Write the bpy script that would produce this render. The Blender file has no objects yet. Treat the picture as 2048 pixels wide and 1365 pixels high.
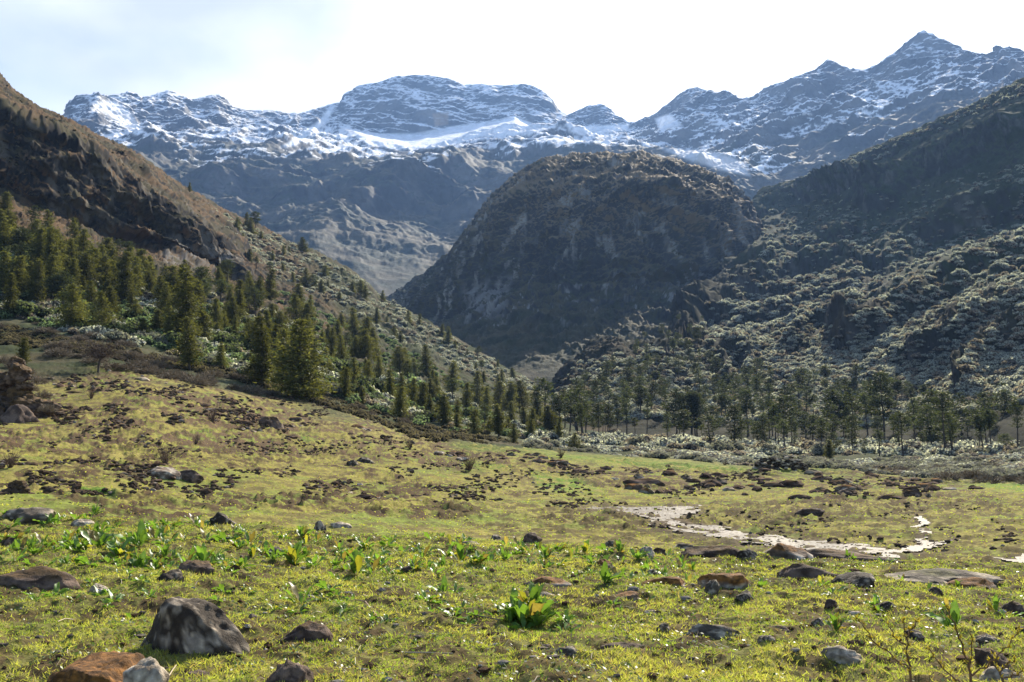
import bpy, math, random
import numpy as np
rng = np.random.default_rng(7)
random.seed(7)
S = bpy.context.scene
C = S.collection

# ------------------------------------------------------------------ camera, world, sun, exposure
EYE = 1.6
F = 2048 * 35 / 36.0
PITCH = math.atan(0.0892)
CX, CY = 1024.0, 682.5
cam = bpy.data.cameras.new("camera")
cam.lens = 35; cam.sensor_width = 36; cam.clip_start = 0.05; cam.clip_end = 60000
co = bpy.data.objects.new("camera", cam); C.objects.link(co)
co.location = (0, 0, EYE); co.rotation_euler = (math.pi/2 + PITCH, 0, 0)
S.camera = co

SUN_AZ, SUN_EL = math.radians(24), math.radians(34)
w = bpy.data.worlds.new("World"); S.world = w; w.use_nodes = True
nt = w.node_tree; N = nt.nodes; L = nt.links; N.clear()
def nd(t, **k):
    n = N.new(t)
    for a, b in k.items(): setattr(n, a, b)
    return n
out = nd("ShaderNodeOutputWorld"); bg = nd("ShaderNodeBackground"); bg.inputs[1].default_value = 0.1
sky = nd("ShaderNodeTexSky", sky_type='NISHITA'); sky.sun_disc = False
sky.sun_elevation = SUN_EL; sky.sun_rotation = SUN_AZ; sky.altitude = 3500; sky.air_density = 1.0; sky.dust_density = 1.2
tc = nd("ShaderNodeTexCoord"); mp = nd("ShaderNodeMapping"); mp.inputs['Scale'].default_value = (1, 1, 2.6)
L.new(tc.outputs['Generated'], mp.inputs[0])
n1 = nd("ShaderNodeTexNoise"); n1.inputs['Scale'].default_value = 2.3; n1.inputs['Detail'].default_value = 7; n1.inputs['Roughness'].default_value = .55
L.new(mp.outputs[0], n1.inputs['Vector'])
# cloud veil is thickest round the sun and thins away from it
dot = nd("ShaderNodeVectorMath", operation='DOT_PRODUCT')
dot.inputs[1].default_value = (math.sin(math.radians(20))*math.cos(math.radians(15)), math.cos(math.radians(20))*math.cos(math.radians(15)), math.sin(math.radians(15)))
L.new(tc.outputs['Generated'], dot.inputs[0])
mr = nd("ShaderNodeMapRange"); mr.inputs[1].default_value = .25; mr.inputs[2].default_value = .97; mr.inputs[3].default_value = -.22; mr.inputs[4].default_value = .62
L.new(dot.outputs['Value'], mr.inputs[0])
ad = nd("ShaderNodeMath", operation='ADD'); L.new(mr.outputs[0], ad.inputs[0]); L.new(n1.outputs['Fac'], ad.inputs[1])
cov = nd("ShaderNodeMapRange"); cov.inputs[1].default_value = .42; cov.inputs[2].default_value = .86
L.new(ad.outputs[0], cov.inputs[0])
n2 = nd("ShaderNodeTexNoise"); n2.inputs['Scale'].default_value = 3.4; n2.inputs['Detail'].default_value = 6
mp2 = nd("ShaderNodeMapping"); mp2.inputs['Location'].default_value = (4, 2, 1); mp2.inputs['Scale'].default_value = (1, 1, 2)
L.new(tc.outputs['Generated'], mp2.inputs[0]); L.new(mp2.outputs[0], n2.inputs['Vector'])
cr = nd("ShaderNodeValToRGB"); L.new(n2.outputs['Fac'], cr.inputs[0])
cr.color_ramp.elements[0].position = .36; cr.color_ramp.elements[0].color = (3.6, 3.8, 4.15, 1)
cr.color_ramp.elements[1].position = .56; cr.color_ramp.elements[1].color = (5.3, 5.4, 5.55, 1)
glow = nd("ShaderNodeMapRange"); glow.inputs[1].default_value = .86; glow.inputs[2].default_value = 1.0; glow.inputs[3].default_value = 1.0; glow.inputs[4].default_value = 2.3
L.new(dot.outputs['Value'], glow.inputs[0])
cm = nd("ShaderNodeVectorMath", operation='SCALE'); L.new(cr.outputs[0], cm.inputs[0]); L.new(glow.outputs[0], cm.inputs['Scale'])
mx = nd("ShaderNodeMix", data_type='RGBA'); L.new(cov.outputs[0], mx.inputs[0]); L.new(sky.outputs[0], mx.inputs[6]); L.new(cm.outputs[0], mx.inputs[7])
L.new(mx.outputs[2], bg.inputs[0]); L.new(bg.outputs[0], out.inputs[0])

sl = bpy.data.lights.new("sun", 'SUN'); sl.energy = 5.0; sl.angle = math.radians(.53); sl.color = (1, .91, .76)
so = bpy.data.objects.new("sun", sl); C.objects.link(so)
from mathutils import Vector, Matrix
SD = Vector((math.sin(SUN_AZ)*math.cos(SUN_EL), math.cos(SUN_AZ)*math.cos(SUN_EL), math.sin(SUN_EL)))
so.rotation_euler = SD.to_track_quat('Z', 'Y').to_euler(); so.location = (50, 100, 300)
S.view_settings.view_transform = 'Standard'; S.view_settings.look = 'None'; S.view_settings.exposure = 1.15; S.view_settings.gamma = 1
S.cycles.max_bounces = 6; S.cycles.diffuse_bounces = 2; S.cycles.glossy_bounces = 2; S.cycles.transmission_bounces = 3
S.cycles.transparent_max_bounces = 6; S.cycles.volume_bounces = 0; S.cycles.use_denoising = True; S.cycles.sample_clamp_indirect = 4
S.render.use_persistent_data = False

# ------------------------------------------------------------------ numpy helpers
PERM = np.random.default_rng(99).permutation(256).astype(np.int32); PERM = np.concatenate([PERM, PERM])
G = np.array([[1,1,0],[-1,1,0],[1,-1,0],[-1,-1,0],[1,0,1],[-1,0,1],[1,0,-1],[-1,0,-1],[0,1,1],[0,-1,1],[0,1,-1],[0,-1,-1]], np.float32)
def perlin(p):
    sh = p.shape[:-1]; p = p.reshape(-1, 3)
    fl = np.floor(p); fr = (p - fl).astype(np.float32); ii = fl.astype(np.int64) & 255
    u = fr*fr*fr*(fr*(fr*6-15)+10)
    r = []
    for cx in (0, 1):
        for cy in (0, 1):
            for cz in (0, 1):
                h = PERM[PERM[PERM[(ii[:, 0]+cx) & 255] + ((ii[:, 1]+cy) & 255)] + ((ii[:, 2]+cz) & 255)] % 12
                g = G[h]
                r.append(g[:, 0]*(fr[:, 0]-cx) + g[:, 1]*(fr[:, 1]-cy) + g[:, 2]*(fr[:, 2]-cz))
    x00 = r[0]+(r[1]-r[0])*u[:, 2]; x01 = r[2]+(r[3]-r[2])*u[:, 2]; x10 = r[4]+(r[5]-r[4])*u[:, 2]; x11 = r[6]+(r[7]-r[6])*u[:, 2]
    a = x00+(x01-x00)*u[:, 1]; b = x10+(x11-x10)*u[:, 1]
    return (a+(b-a)*u[:, 0]).reshape(sh)
def fbm(p, f, o=4, g=.5, seed=0.):
    p = np.asarray(p, np.float64)*f + seed*17.31 + .5
    s = 0; a = 1
    for i in range(o):
        s = s + a*perlin(p); p = p*2.03 + 11.7; a *= g
    return s
def ridged(p, f, o=4, g=.5, seed=0.):
    p = np.asarray(p, np.float64)*f + seed*13.7 + .5
    s = 0; a = 1; wt = 1
    for i in range(o):
        n = 1 - np.abs(perlin(p))*2.2; n = np.clip(n, 0, 1)**2
        s = s + a*n*wt; wt = np.clip(n*1.4, 0, 1); p = p*2.07 + 5.3; a *= g
    return s
def sst(a, b, x):
    t = np.clip((x-a)/(b-a), 0, 1); return t*t*(3-2*t)
def mixc(a, b, t):
    return a + (b-a)*np.asarray(t)[..., None]
def make_mesh(name, V, Fc, smooth=True, col=None, mat=None, mi=None):
    V = np.ascontiguousarray(V, np.float32).reshape(-1, 3); Fc = np.ascontiguousarray(Fc, np.int32)
    n, k = Fc.shape
    m = bpy.data.meshes.new(name)
    m.vertices.add(len(V)); m.vertices.foreach_set('co', V.ravel())
    m.loops.add(n*k); m.loops.foreach_set('vertex_index', Fc.ravel())
    m.polygons.add(n); m.polygons.foreach_set('loop_start', np.arange(0, n*k, k, dtype=np.int32)); m.polygons.foreach_set('loop_total', np.full(n, k, np.int32))
    if mi is not None: m.polygons.foreach_set('material_index', np.ascontiguousarray(mi, np.int32))
    m.polygons.foreach_set('use_smooth', np.full(n, bool(smooth)))
    m.update(calc_edges=True)
    if col is not None:
        at = m.color_attributes.new('tint', 'FLOAT_COLOR', 'POINT')
        c4 = np.ones((len(V), 4), np.float32); c4[:, :3] = np.asarray(col).reshape(-1, 3); at.data.foreach_set('color', c4.ravel())
    if mat is not None:
        for q in (mat if isinstance(mat, (list, tuple)) else [mat]): m.materials.append(q)
    return m
def link(name, data, parent=None, loc=None, rz=0, sc=None, label=None, cat=None, group=None, kind=None):
    o = bpy.data.objects.new(name, data); C.objects.link(o)
    if parent: o.parent = parent
    if loc is not None: o.location = loc
    if rz: o.rotation_euler[2] = rz
    if sc is not None: o.scale = sc if hasattr(sc, '__len__') else (sc, sc, sc)
    if label: o['label'] = label
    if cat: o['category'] = cat
    if group: o['group'] = group
    if kind: o['kind'] = kind
    return o

def ray(x, y):
    X = np.asarray(x, float)-CX; up = CY-np.asarray(y, float)
    Y = F*math.cos(PITCH)-up*math.sin(PITCH); Z = F*math.sin(PITCH)+up*math.cos(PITCH)
    return np.arctan2(X, Y), Z/np.hypot(X, Y)
def project(P):
    d = P - np.array([0, 0, EYE])
    fw = d[..., 1]*math.cos(PITCH)+d[..., 2]*math.sin(PITCH); up = -d[..., 1]*math.sin(PITCH)+d[..., 2]*math.cos(PITCH)
    fw = np.where(fw < .01, .01, fw)
    return CX+F*d[..., 0]/fw, CY-F*up/fw
XS = np.concatenate([np.linspace(-700, -110, 60, endpoint=False), np.linspace(-110, 2160, 1136), np.linspace(2160, 2750, 61)[1:]])
AZ = ray(XS, np.full(len(XS), 700.))[0]
def surf(lines, counts, blur=2, az=AZ):
    """terrain sheet through successive contour lines; points are (x, row, distance) or (x, None, distance, height)"""
    R = []; Z = []
    for ln in lines:
        a = []; r = []; z = []
        for p in ln:
            if p[1] is None: a.append(ray(p[0], 860.)[0]); r.append(p[2]); z.append((p[3]-EYE)/p[2])
            else:
                aa, s = ray(p[0], p[1]); a.append(aa); r.append(p[2]); z.append(s)
        rr = np.interp(az, a, r); zz = np.interp(az, a, z)
        R.append(rr); Z.append(EYE+rr*zz)
    Ro = []; Zo = []
    for k in range(len(lines)-1):
        u = np.linspace(0, 1, counts[k], endpoint=False)[None, :]
        Ro.append(R[k][:, None]*(1-u)+R[k+1][:, None]*u); Zo.append(Z[k][:, None]*(1-u)+Z[k+1][:, None]*u)
    Ro.append(R[-1][:, None]); Zo.append(Z[-1][:, None])
    Rm = np.concatenate(Ro, 1); Zm = np.concatenate(Zo, 1)
    for i in range(blur):
        for M in (Rm, Zm): M[:, 1:-1] = .25*M[:, :-2]+.5*M[:, 1:-1]+.25*M[:, 2:]
    return np.stack([Rm*np.sin(az)[:, None], Rm*np.cos(az)[:, None], Zm], -1)
def grid_faces(n, m):
    i = np.arange(n-1)[:, None]*m+np.arange(m-1)[None, :]
    return np.stack([i, i+m, i+m+1, i+1], -1).reshape(-1, 4)
def normals(P):
    a = np.gradient(P, axis=0); b = np.gradient(P, axis=1)
    n = np.cross(a, b); n /= np.linalg.norm(n, axis=-1, keepdims=True)+1e-9
    return n*np.sign(n[..., 2:3]+1e-9)
def toward(P, d):
    """move points towards the standpoint by d metres"""
    v = P-np.array([0, 0, EYE]); l = np.linalg.norm(v, axis=-1, keepdims=True)
    return P-v/l*np.asarray(d)[..., None]
def push(P, Nb, d, k=.22):
    """relief on a slope: steep faces gain ribs and gullies, gentle ground only swells"""
    v = np.array([0, 0, EYE])-P; v /= np.linalg.norm(v, axis=-1, keepdims=True)
    f = np.clip((Nb*v).sum(-1), 0, 1)**1.3
    d = np.asarray(d); return P+v*(d*f*1.0)[..., None]+Nb*(d*k)[..., None]
def terr(P, dx, dy, H, wp, seed, fw=8.):
    """bedding: each bed juts out towards its top edge and steps back in a ledge"""
    ph = (P[..., 2]+dx*P[..., 0]+dy*P[..., 1]+wp*fbm(P, 1/(H*fw), 4, .55, seed=seed))/H
    k = np.floor(ph); fr = ph-k; a = .35+.65*np.abs(np.sin(k*12.9898+seed)*43758.5) % 1.
    return H*a*np.where(fr < .8, fr/.8, (1-fr)/.2)*np.clip(.75+1.3*fbm(P, 1/(H*5), 3, seed=seed+3), 0, 1.6)
def segd(x, y, pts):
    """signed distance (px) to a polyline (positive = above) and the nearest arc fraction"""
    best = np.full(x.shape, 1e9); sg = np.zeros(x.shape)
    for (x0, y0), (x1, y1) in zip(pts[:-1], pts[1:]):
        dx, dy = x1-x0, y1-y0; t = np.clip(((x-x0)*dx+(y-y0)*dy)/(dx*dx+dy*dy), 0, 1)
        ex = x-x0-t*dx; ey = y-y0-t*dy; d = np.hypot(ex, ey)
        s = np.where((ex*dy-ey*dx)*np.sign(dx if dx else 1) > 0, 1., -1.)
        m = d < best; best = np.where(m, d, best); sg = np.where(m, s, sg)
    return best*sg
def spur(P, x, y, pts, h, up_w, dn_w):
    """a shoulder: bulges towards the valley under the line, gently from above, steeply below"""
    d = segd(x, y, pts)
    return h*np.where(d > 0, np.exp(-(d/up_w)**1.2), np.clip(1+d/dn_w, 0, 1)**1.0)
def inpoly(x, y, pts, soft=1.):
    c = np.zeros(x.shape, bool); n = len(pts); dmin = np.full(x.shape, 1e9)
    for i in range(n):
        x0, y0 = pts[i]; x1, y1 = pts[(i+1) % n]
        if y0 != y1: c ^= ((y0 > y) != (y1 > y)) & (x < (x1-x0)*(y-y0)/(y1-y0)+x0)
        dx, dy = x1-x0, y1-y0; t = np.clip(((x-x0)*dx+(y-y0)*dy)/(dx*dx+dy*dy+1e-9), 0, 1)
        dmin = np.minimum(dmin, np.hypot(x-x0-t*dx, y-y0-t*dy))
    return sst(-soft, soft, np.where(c, dmin, -dmin))

# ------------------------------------------------------------------ materials
def tint_mat(name, rough=.9, var=.35, scale=2., bump=0., bscale=8., spec=.3, transl=0., objvar=0., tcol=(1, 1, 1), det=5):
    m = bpy.data.materials.new(name); m.use_nodes = True; t = m.node_tree; t.nodes.clear(); n = t.nodes.new; l = t.links.new
    o = n("ShaderNodeOutputMaterial"); b = n("ShaderNodeBsdfPrincipled"); b.inputs['Roughness'].default_value = rough; b.inputs['Specular IOR Level'].default_value = spec
    a = n("ShaderNodeAttribute"); a.attribute_name = 'tint'
    tcd = n("ShaderNodeTexCoord"); nz = n("ShaderNodeTexNoise"); nz.inputs['Scale'].default_value = scale; nz.inputs['Detail'].default_value = det; nz.inputs['Roughness'].default_value = .65
    l(tcd.outputs['Object'], nz.inputs['Vector'])
    r = n("ShaderNodeMapRange"); r.inputs[1].default_value = .3; r.inputs[2].default_value = .7; r.inputs[3].default_value = 1-var; r.inputs[4].default_value = 1+var
    l(nz.outputs['Fac'], r.inputs[0]); v = r.outputs[0]
    if objvar:
        oi = n("ShaderNodeObjectInfo"); r2 = n("ShaderNodeMapRange"); r2.inputs[3].default_value = 1-objvar; r2.inputs[4].default_value = 1+objvar
        l(oi.outputs['Random'], r2.inputs[0]); mm = n("ShaderNodeMath"); mm.operation = 'MULTIPLY'; l(v, mm.inputs[0]); l(r2.outputs[0], mm.inputs[1]); v = mm.outputs[0]
    s = n("ShaderNodeVectorMath"); s.operation = 'SCALE'; l(a.outputs['Color'], s.inputs[0]); l(v, s.inputs['Scale'])
    l(s.outputs[0], b.inputs['Base Color'])
    if bump:
        n3 = n("ShaderNodeTexNoise"); n3.inputs['Scale'].default_value = bscale; n3.inputs['Detail'].default_value = 6; n3.inputs['Roughness'].default_value = .7
        l(tcd.outputs['Object'], n3.inputs['Vector']); bp = n("ShaderNodeBump"); bp.inputs['Strength'].default_value = 1; bp.inputs['Distance'].default_value = bump
        l(n3.outputs['Fac'], bp.inputs['Height']); l(bp.outputs[0], b.inputs['Normal'])
    if transl:
        tr = n("ShaderNodeBsdfTranslucent"); s2 = n("ShaderNodeVectorMath"); s2.operation = 'MULTIPLY'; s2.inputs[1].default_value = tcol; l(s.outputs[0], s2.inputs[0]); l(s2.outputs[0], tr.inputs[0])
        mxs = n("ShaderNodeMixShader"); mxs.inputs[0].default_value = transl; l(b.outputs[0], mxs.inputs[1]); l(tr.outputs[0], mxs.inputs[2]); l(mxs.outputs[0], o.inputs[0])
    else: l(b.outputs[0], o.inputs[0])
    return m
M_far = tint_mat('mountain_rock_snow', .85, .3, .02, 4, .03, .2, det=8)
M_dome = tint_mat('cliff_rock', .9, .35, .05, 1.5, .12, .2, det=8)
M_slope = tint_mat('slope_ground', 1., .35, .25, .5, .4, .05, det=8)
M_ground = tint_mat('meadow_ground', 1., .45, 5., .03, 9, .06, det=8)

# ------------------------------------------------------------------ SETTING: far snow mountains
SKYL = [(-700,330),(-300,300),(60,290),(110,262),(140,237),(150,217),(165,205),(190,203),(230,190),(262,187),(285,197),(300,190),(335,180),(352,184),(385,202),(400,195),(420,190),(440,192),(458,207),(480,216),(510,219),(560,223),(600,229),(640,216),(680,206),(690,190),(720,171),(760,162),(800,152),(825,148),(860,151),(900,156),(930,169),(960,169),(1000,171),(1050,168),(1085,179),(1105,196),(1115,216),(1135,230),(1150,223),(1180,212),(1200,209),(1225,221),(1240,238),(1258,247),(1290,240),(1320,220),(1350,195),(1375,177),(1395,174),(1430,185),(1450,192),(1475,201),(1500,195),(1530,181),(1560,166),(1590,155),(1630,138),(1655,118),(1680,131),(1700,139),(1730,139),(1760,125),(1790,106),(1820,82),(1845,62),(1865,68),(1900,86),(1950,106),(1985,121),(2010,114),(2048,112),(2200,135),(2750,160)]
def farR(x):
    return np.interp(x, [-700,140,600,700,1100,1250,1400,1650,1850,2200,2750], [4800,5000,5600,5900,5900,5600,5000,4500,4400,4300,4200])
def cl(rows, rs):
    return [(x, y, r) for x, y, r in zip([p[0] for p in rows], [p[1] for p in rows], rs)]
sil = [(x, y, float(farR(x))) for x, y in SKYL]
far_lines = [
    [(-700, None, 1900, -30), (2750, None, 1900, -30)],
    [(-700,640,2000),(600,600,2000),(760,610,2000),(900,600,2000),(1300,600,2000),(2750,560,2000)],
    [(-700,540,2500),(560,480,2500),(640,462,2600),(760,482,2600),(880,490,2600),(1000,480,2500),(1500,470,2500),(2750,400,2400)],
    [(-700,470,2900),(300,400,2900),(600,430,2900),(880,445,2900),(1000,420,2900),(1300,420,2900),(1500,385,2900),(1700,380,2800),(2750,330,2700)],
    [(-700,420,3200),(200,330,3200),(450,345,3250),(700,340,3300),(900,350,3300),(1100,330,3300),(1300,330,3300),(1480,345,3200),(1700,320,3000),(2000,230,3000),(2750,260,3000)],
    [(-700,390,4100),(180,270,4100),(400,290,4200),(600,290,4400),(720,290,4600),(820,296,4700),(960,280,4700),(1090,272,4700),(1250,285,4600),(1350,305,4300),(1450,300,4100),(1600,265,3900),(1750,235,3800),(1900,190,3700),(2100,180,3700),(2750,220,3700)],
    [(-700,370,4500),(160,230,4600),(300,235,4700),(460,250,4900),(560,250,5100),(680,250,5400),(760,270,5400),(820,276,5400),(930,258,5400),(1030,240,5400),(1090,262,5400),(1180,262,5300),(1260,255,5200),(1350,245,4750),(1480,230,4600),(1600,195,4250),(1750,175,4150),(1850,120,4150),(1980,150,4000),(2100,140,4000),(2750,190,3900)],
    sil,
    [(x, None, float(farR(x))+500, EYE+float(farR(x))*float(ray(x, y)[1])-420) for x, y in SKYL],
]
Pf = surf(far_lines, [4, 60, 50, 70, 90, 60, 110, 10], 1)
U, Vr = project(Pf); n_, m_ = Pf.shape[:2]
tt = np.broadcast_to(np.arange(m_)[None, :], (n_, m_))
q = Pf.copy(); warp = np.stack([fbm(q, 1/700., 3, seed=3), fbm(q, 1/700., 3, seed=4), fbm(q, 1/700., 3, seed=5)], -1)*90; q = q+warp
amp = sst(10, 140, tt)
NB = normals(Pf); sm = surf(far_lines, [4, 60, 50, 70, 90, 60, 110, 10], 24); NB = normals(sm)
rel = 260*(ridged(q*np.array([1, .5, .8]), 1/1000., 5, .5, seed=1)-.7) + 95*(ridged(q, 1/330., 5, .55, seed=2)-.7)
# dipping strata, strongest on the right massif
sr = sst(1300, 1500, U)
rel = rel*.8 + sr*(1.5*terr(Pf, -.52, 0, 95, 60, 8)+1.4*terr(Pf, -.5, .1, 40, 26, 9)) + (1-sr)*(.8*terr(Pf, .10, 0, 120, 110, 10)+.9*terr(Pf, .16, .1, 46, 50, 11))
FLD = [(680,256),(760,268),(830,266),(930,248),(1000,240),(1027,232),(1095,258),(1060,270),(960,276),(880,296),(820,300),(740,292)]
damp = (1-.9*inpoly(U, Vr, FLD, 8))*(1-.5*inpoly(U, Vr, [(690,200),(900,160),(1120,190),(1150,260),(1040,236),(930,256),(820,276),(700,250)], 14))
fade_top = 1-sst(m_-52, m_-16, tt)
Pf = push(Pf, NB, rel*amp*damp*fade_top)
det = (14*fbm(Pf, 1/120., 5, .5, seed=6)+4*ridged(Pf, 1/45., 3, .55, seed=7))*(.3+.7*damp)
Pf = Pf+NB*(det*sst(4, 60, tt)*np.where(tt > m_-30, 1.15, 1))[..., None]
# snow benches pushed back, ribs forward
for pts, h, a, b in [([(560,262),(700,268),(820,300),(960,284),(1090,276)], 60, 8, 14), ([(430,345),(600,330),(760,345),(900,330),(1010,300)], 120, 20, 40),
                     ([(560,395),(700,385),(830,360),(930,345)], 90, 14, 30), ([(620,440),(720,420),(860,380)], 70, 10, 25),
                     ([(600,470),(680,455),(760,475),(880,490)], 60, 10, 30), ([(640,240),(620,300),(480,330)], 80, 10, 10), ([(350,185),(380,260),(300,320)], 110, 26, 30),
                     ([(1475,200),(1400,250),(1330,300)], 90, 16, 24), ([(1648,150),(1620,200),(1480,320)], 120, 24, 34), ([(1826,112),(1780,180),(1640,300)], 110, 26, 40), ([(860,700),(700,520),(760,560)], 10, 10, 10)]:
    Pf = push(Pf, NB, .8*spur(Pf, U+9*fbm(Pf, 1/260., 3, seed=20), Vr, pts, h, a, b)*(1-sst(m_-80, m_-30, tt)))
Nf = normals(Pf); U, Vr = project(Pf)
nz = Nf[..., 2]
rock = mixc(np.array([.035, .036, .04]), np.array([.10, .094, .086]), sst(-.4, .5, fbm(Pf, 1/120., 4, seed=11)))
heath = mixc(np.array([.075, .066, .042]), np.array([.03, .038, .024]), sst(-.3, .3, fbm(Pf, 1/160., 4, seed=12)))
rock = rock*(1+.5*fbm(Pf, 1/240., 4, .6, seed=19))[..., None]
hm = sst(.42, .72, nz+.25*fbm(Pf, 1/60., 4, seed=13))*(1-sst(900, 1350, Pf[..., 2]+250*fbm(Pf, 1/300., 3, seed=14)))
hm = np.maximum(hm, .9*inpoly(U, Vr, [(590,470),(700,455),(880,480),(900,500),(800,580),(760,600),(690,530)], 20))
colf = mixc(rock, heath, hm)
alt = sst(860, 1260, Pf[..., 2]+330*fbm(Pf, 1/420., 4, .6, seed=15)+120*sst(1300, 1500, U))
sn = sst(.61, .78, nz+.20*fbm(Pf, 1/70., 5, .65, seed=16)-.42*(1-alt)-.20*(1-sst(.0, .6, alt)))
field = np.maximum.reduce([inpoly(U, Vr, FLD, 2), inpoly(U, Vr, [(690,262),(760,276),(830,272),(930,254),(1000,246),(1027,238),(1090,262),(1060,264),(960,268),(880,288),(820,292),(740,284)], 3),
    inpoly(U, Vr, [(1320,296),(1400,300),(1455,310),(1490,330),(1500,352),(1450,342),(1380,322)], 5)*.8,
    inpoly(U, Vr, [(1310,238),(1340,228),(1365,252),(1320,262)], 4), inpoly(U, Vr, [(1130,262),(1150,254),(1258,248),(1256,262),(1160,272)], 3),
    inpoly(U, Vr, [(190,205),(230,200),(260,225),(285,262),(270,270),(230,240),(195,218)], 6)*.85, inpoly(U, Vr, [(640,240),(660,212),(670,214),(650,250),(590,292),(560,296),(600,270)], 4)])
field = field*sst(-1.5, -.8, fbm(Pf, 1/40., 4, .6, seed=17)+.2*(nz-.5))
sn = np.clip(np.maximum(sn, field), 0, 1)
sn *= 1-.95*inpoly(U, Vr, [(700,212),(760,180),(830,165),(930,180),(1100,200),(1140,262),(1040,235),(930,250),(820,270),(740,255)], 10)*(1-sst(.5, .75, nz+.3*fbm(Pf, 1/40., 3, seed=18)))
colf = mixc(colf, np.array([.84, .85, .87]), sn)
bare = inpoly(U, Vr, [(865,228),(897,224),(896,250),(870,254)], 3)
colf = mixc(colf, np.array([.30, .21, .13]), bare*.8)
link('mountains', make_mesh('mountains', Pf, grid_faces(n_, m_), True, colf, M_far), kind='structure')

# ------------------------------------------------------------------ SETTING: dome
dome_sil = [(-700,760),(500,720),(700,640),(760,602),(800,580),(850,545),(900,500),(940,450),(970,405),(1000,375),(1050,335),(1090,315),(1150,308),(1210,305),(1280,303),(1340,315),(1400,335),(1450,355),(1480,385),(1500,420),(1515,460),(1522,500),(1535,545),(1600,620),(1750,680),(2750,700)]
def dR(x):
    x = np.asarray(x, float); return 1180+np.where(x < 1230, 420*np.clip((1230-x)/480., 0, 1.3)**2.0, 150*np.clip((x-1230)/290., 0, 2)**2.0)
def below(f, ybase):   # rows a fraction of the way from a base row up to the skyline
    return [(x, ybase+(y-ybase)*f) for x, y in dome_sil]
dome_lines = [
    [(-700, None, 640, -30), (2750, None, 640, -30)],
    [(-700,800,760),(700,790,760),(900,770,760),(1100,760,740),(1300,760,720),(1500,760,720),(2750,760,720)],
    [(x, y, 880+.25*(float(dR(x))-1180)) for x, y in below(.22, 742)],
    [(x, y, float(dR(x))-170) for x, y in below(.40, 742)],
    [(x, y, float(dR(x))-60) for x, y in below(.86, 742)],
    [(x, y, float(dR(x))+110) for x, y in below(1, 742)],
    [(x, None, float(dR(x))+420, EYE+float(dR(x)+110)*float(ray(x, y)[1])-170) for x, y in dome_sil],
]
Pd = surf(dome_lines, [6, 60, 70, 150, 60, 10], 3)
U, Vr = project(Pd); n_, m_ = Pd.shape[:2]; tt = np.broadcast_to(np.arange(m_)[None, :], (n_, m_))
q = Pd+np.stack([fbm(Pd, 1/200., 3, seed=21), fbm(Pd, 1/200., 3, seed=22), fbm(Pd, 1/200., 3, seed=23)], -1)*45
rel = 27*(ridged(q*np.array([1, 1, .35]), 1/150., 4, .55, seed=24)-.7)+12*(ridged(q*np.array([1, 1, .3]), 1/45., 3, .6, seed=25)-.7)
rgt = sst(1150, 1350, U)
rel = rel+rgt*(.8*terr(Pd, .45, .1, 26, 26, 29)+.5*terr(Pd, .4, 0, 11, 9, 30))+(1-rgt)*(.45*terr(Pd, -.35, 0, 30, 30, 31)+.4*terr(Pd, -.2, 0, 12, 10, 32))
fade_top = 1-.85*sst(m_-34, m_-14, tt)
NB = normals(surf(dome_lines, [6, 60, 70, 150, 60, 10], 20))
Pd = push(Pd, NB, rel*sst(20, 130, tt)*fade_top)
for pts, h, a, b in [([(1290,345),(1400,400),(1500,470)], 30, 12, 26), ([(1340,425),(1420,455),(1515,520)], 26, 10, 22), ([(1060,370),(1000,450),(930,560)], 30, 14, 22),
                     ([(1380,360),(1440,400),(1500,430)], 22, 10, 16), ([(1100,420),(1180,410),(1260,440)], 14, 8, 16), ([(850,590),(960,600),(1060,640),(1200,650)], 26, 14, 26), ([(1230,560),(1350,540),(1480,550)], 24, 12, 26)]:
    Pd = push(Pd, NB, spur(Pd, U, Vr, pts, h, a, b)*fade_top)
Pd += NB*((5*fbm(Pd, 1/18., 4, .6, seed=26)+2.2*ridged(Pd, 1/7., 2, seed=27))*sst(4, 50, tt))[..., None]
Nd = normals(Pd); U, Vr = project(Pd); nz = Nd[..., 2]
rock = mixc(np.array([.03, .03, .029]), np.array([.22, .21, .19]), sst(.12, .7, fbm(Pd*np.array([1, 1, .22]), 1/26., 5, .6, seed=31)+.25*fbm(Pd, 1/120., 3, seed=36)))
veg = mixc(np.array([.034, .038, .016]), np.array([.07, .06, .03]), sst(-.4, .4, fbm(Pd, 1/30., 4, seed=32)))
brown = np.array([.12, .088, .048])
vm = sst(.34, .6, nz+.35*fbm(Pd, 1/22., 4, .6, seed=33))
cold = mixc(rock, veg, np.maximum(vm, sst(620, 690, Vr+30*fbm(Pd, 1/60., 3, seed=34))))
cold = mixc(cold, brown*1.5, sst(.42, .62, nz+.25*fbm(Pd, 1/30., 3, seed=35))*(1-sst(400, 560, Vr-.12*(U-1200)))*.9)
lr = inpoly(U, Vr, [(930,570),(1025,555),(1010,620),(960,650),(925,625)], 14)*sst(-.25, .2, fbm(Pd, 1/18., 4, seed=37))
cold = mixc(cold, np.array([.16, .155, .145]), lr)
link('dome_hill', make_mesh('dome_hill', Pd, grid_faces(n_, m_), True, cold, M_dome), kind='structure')

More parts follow.
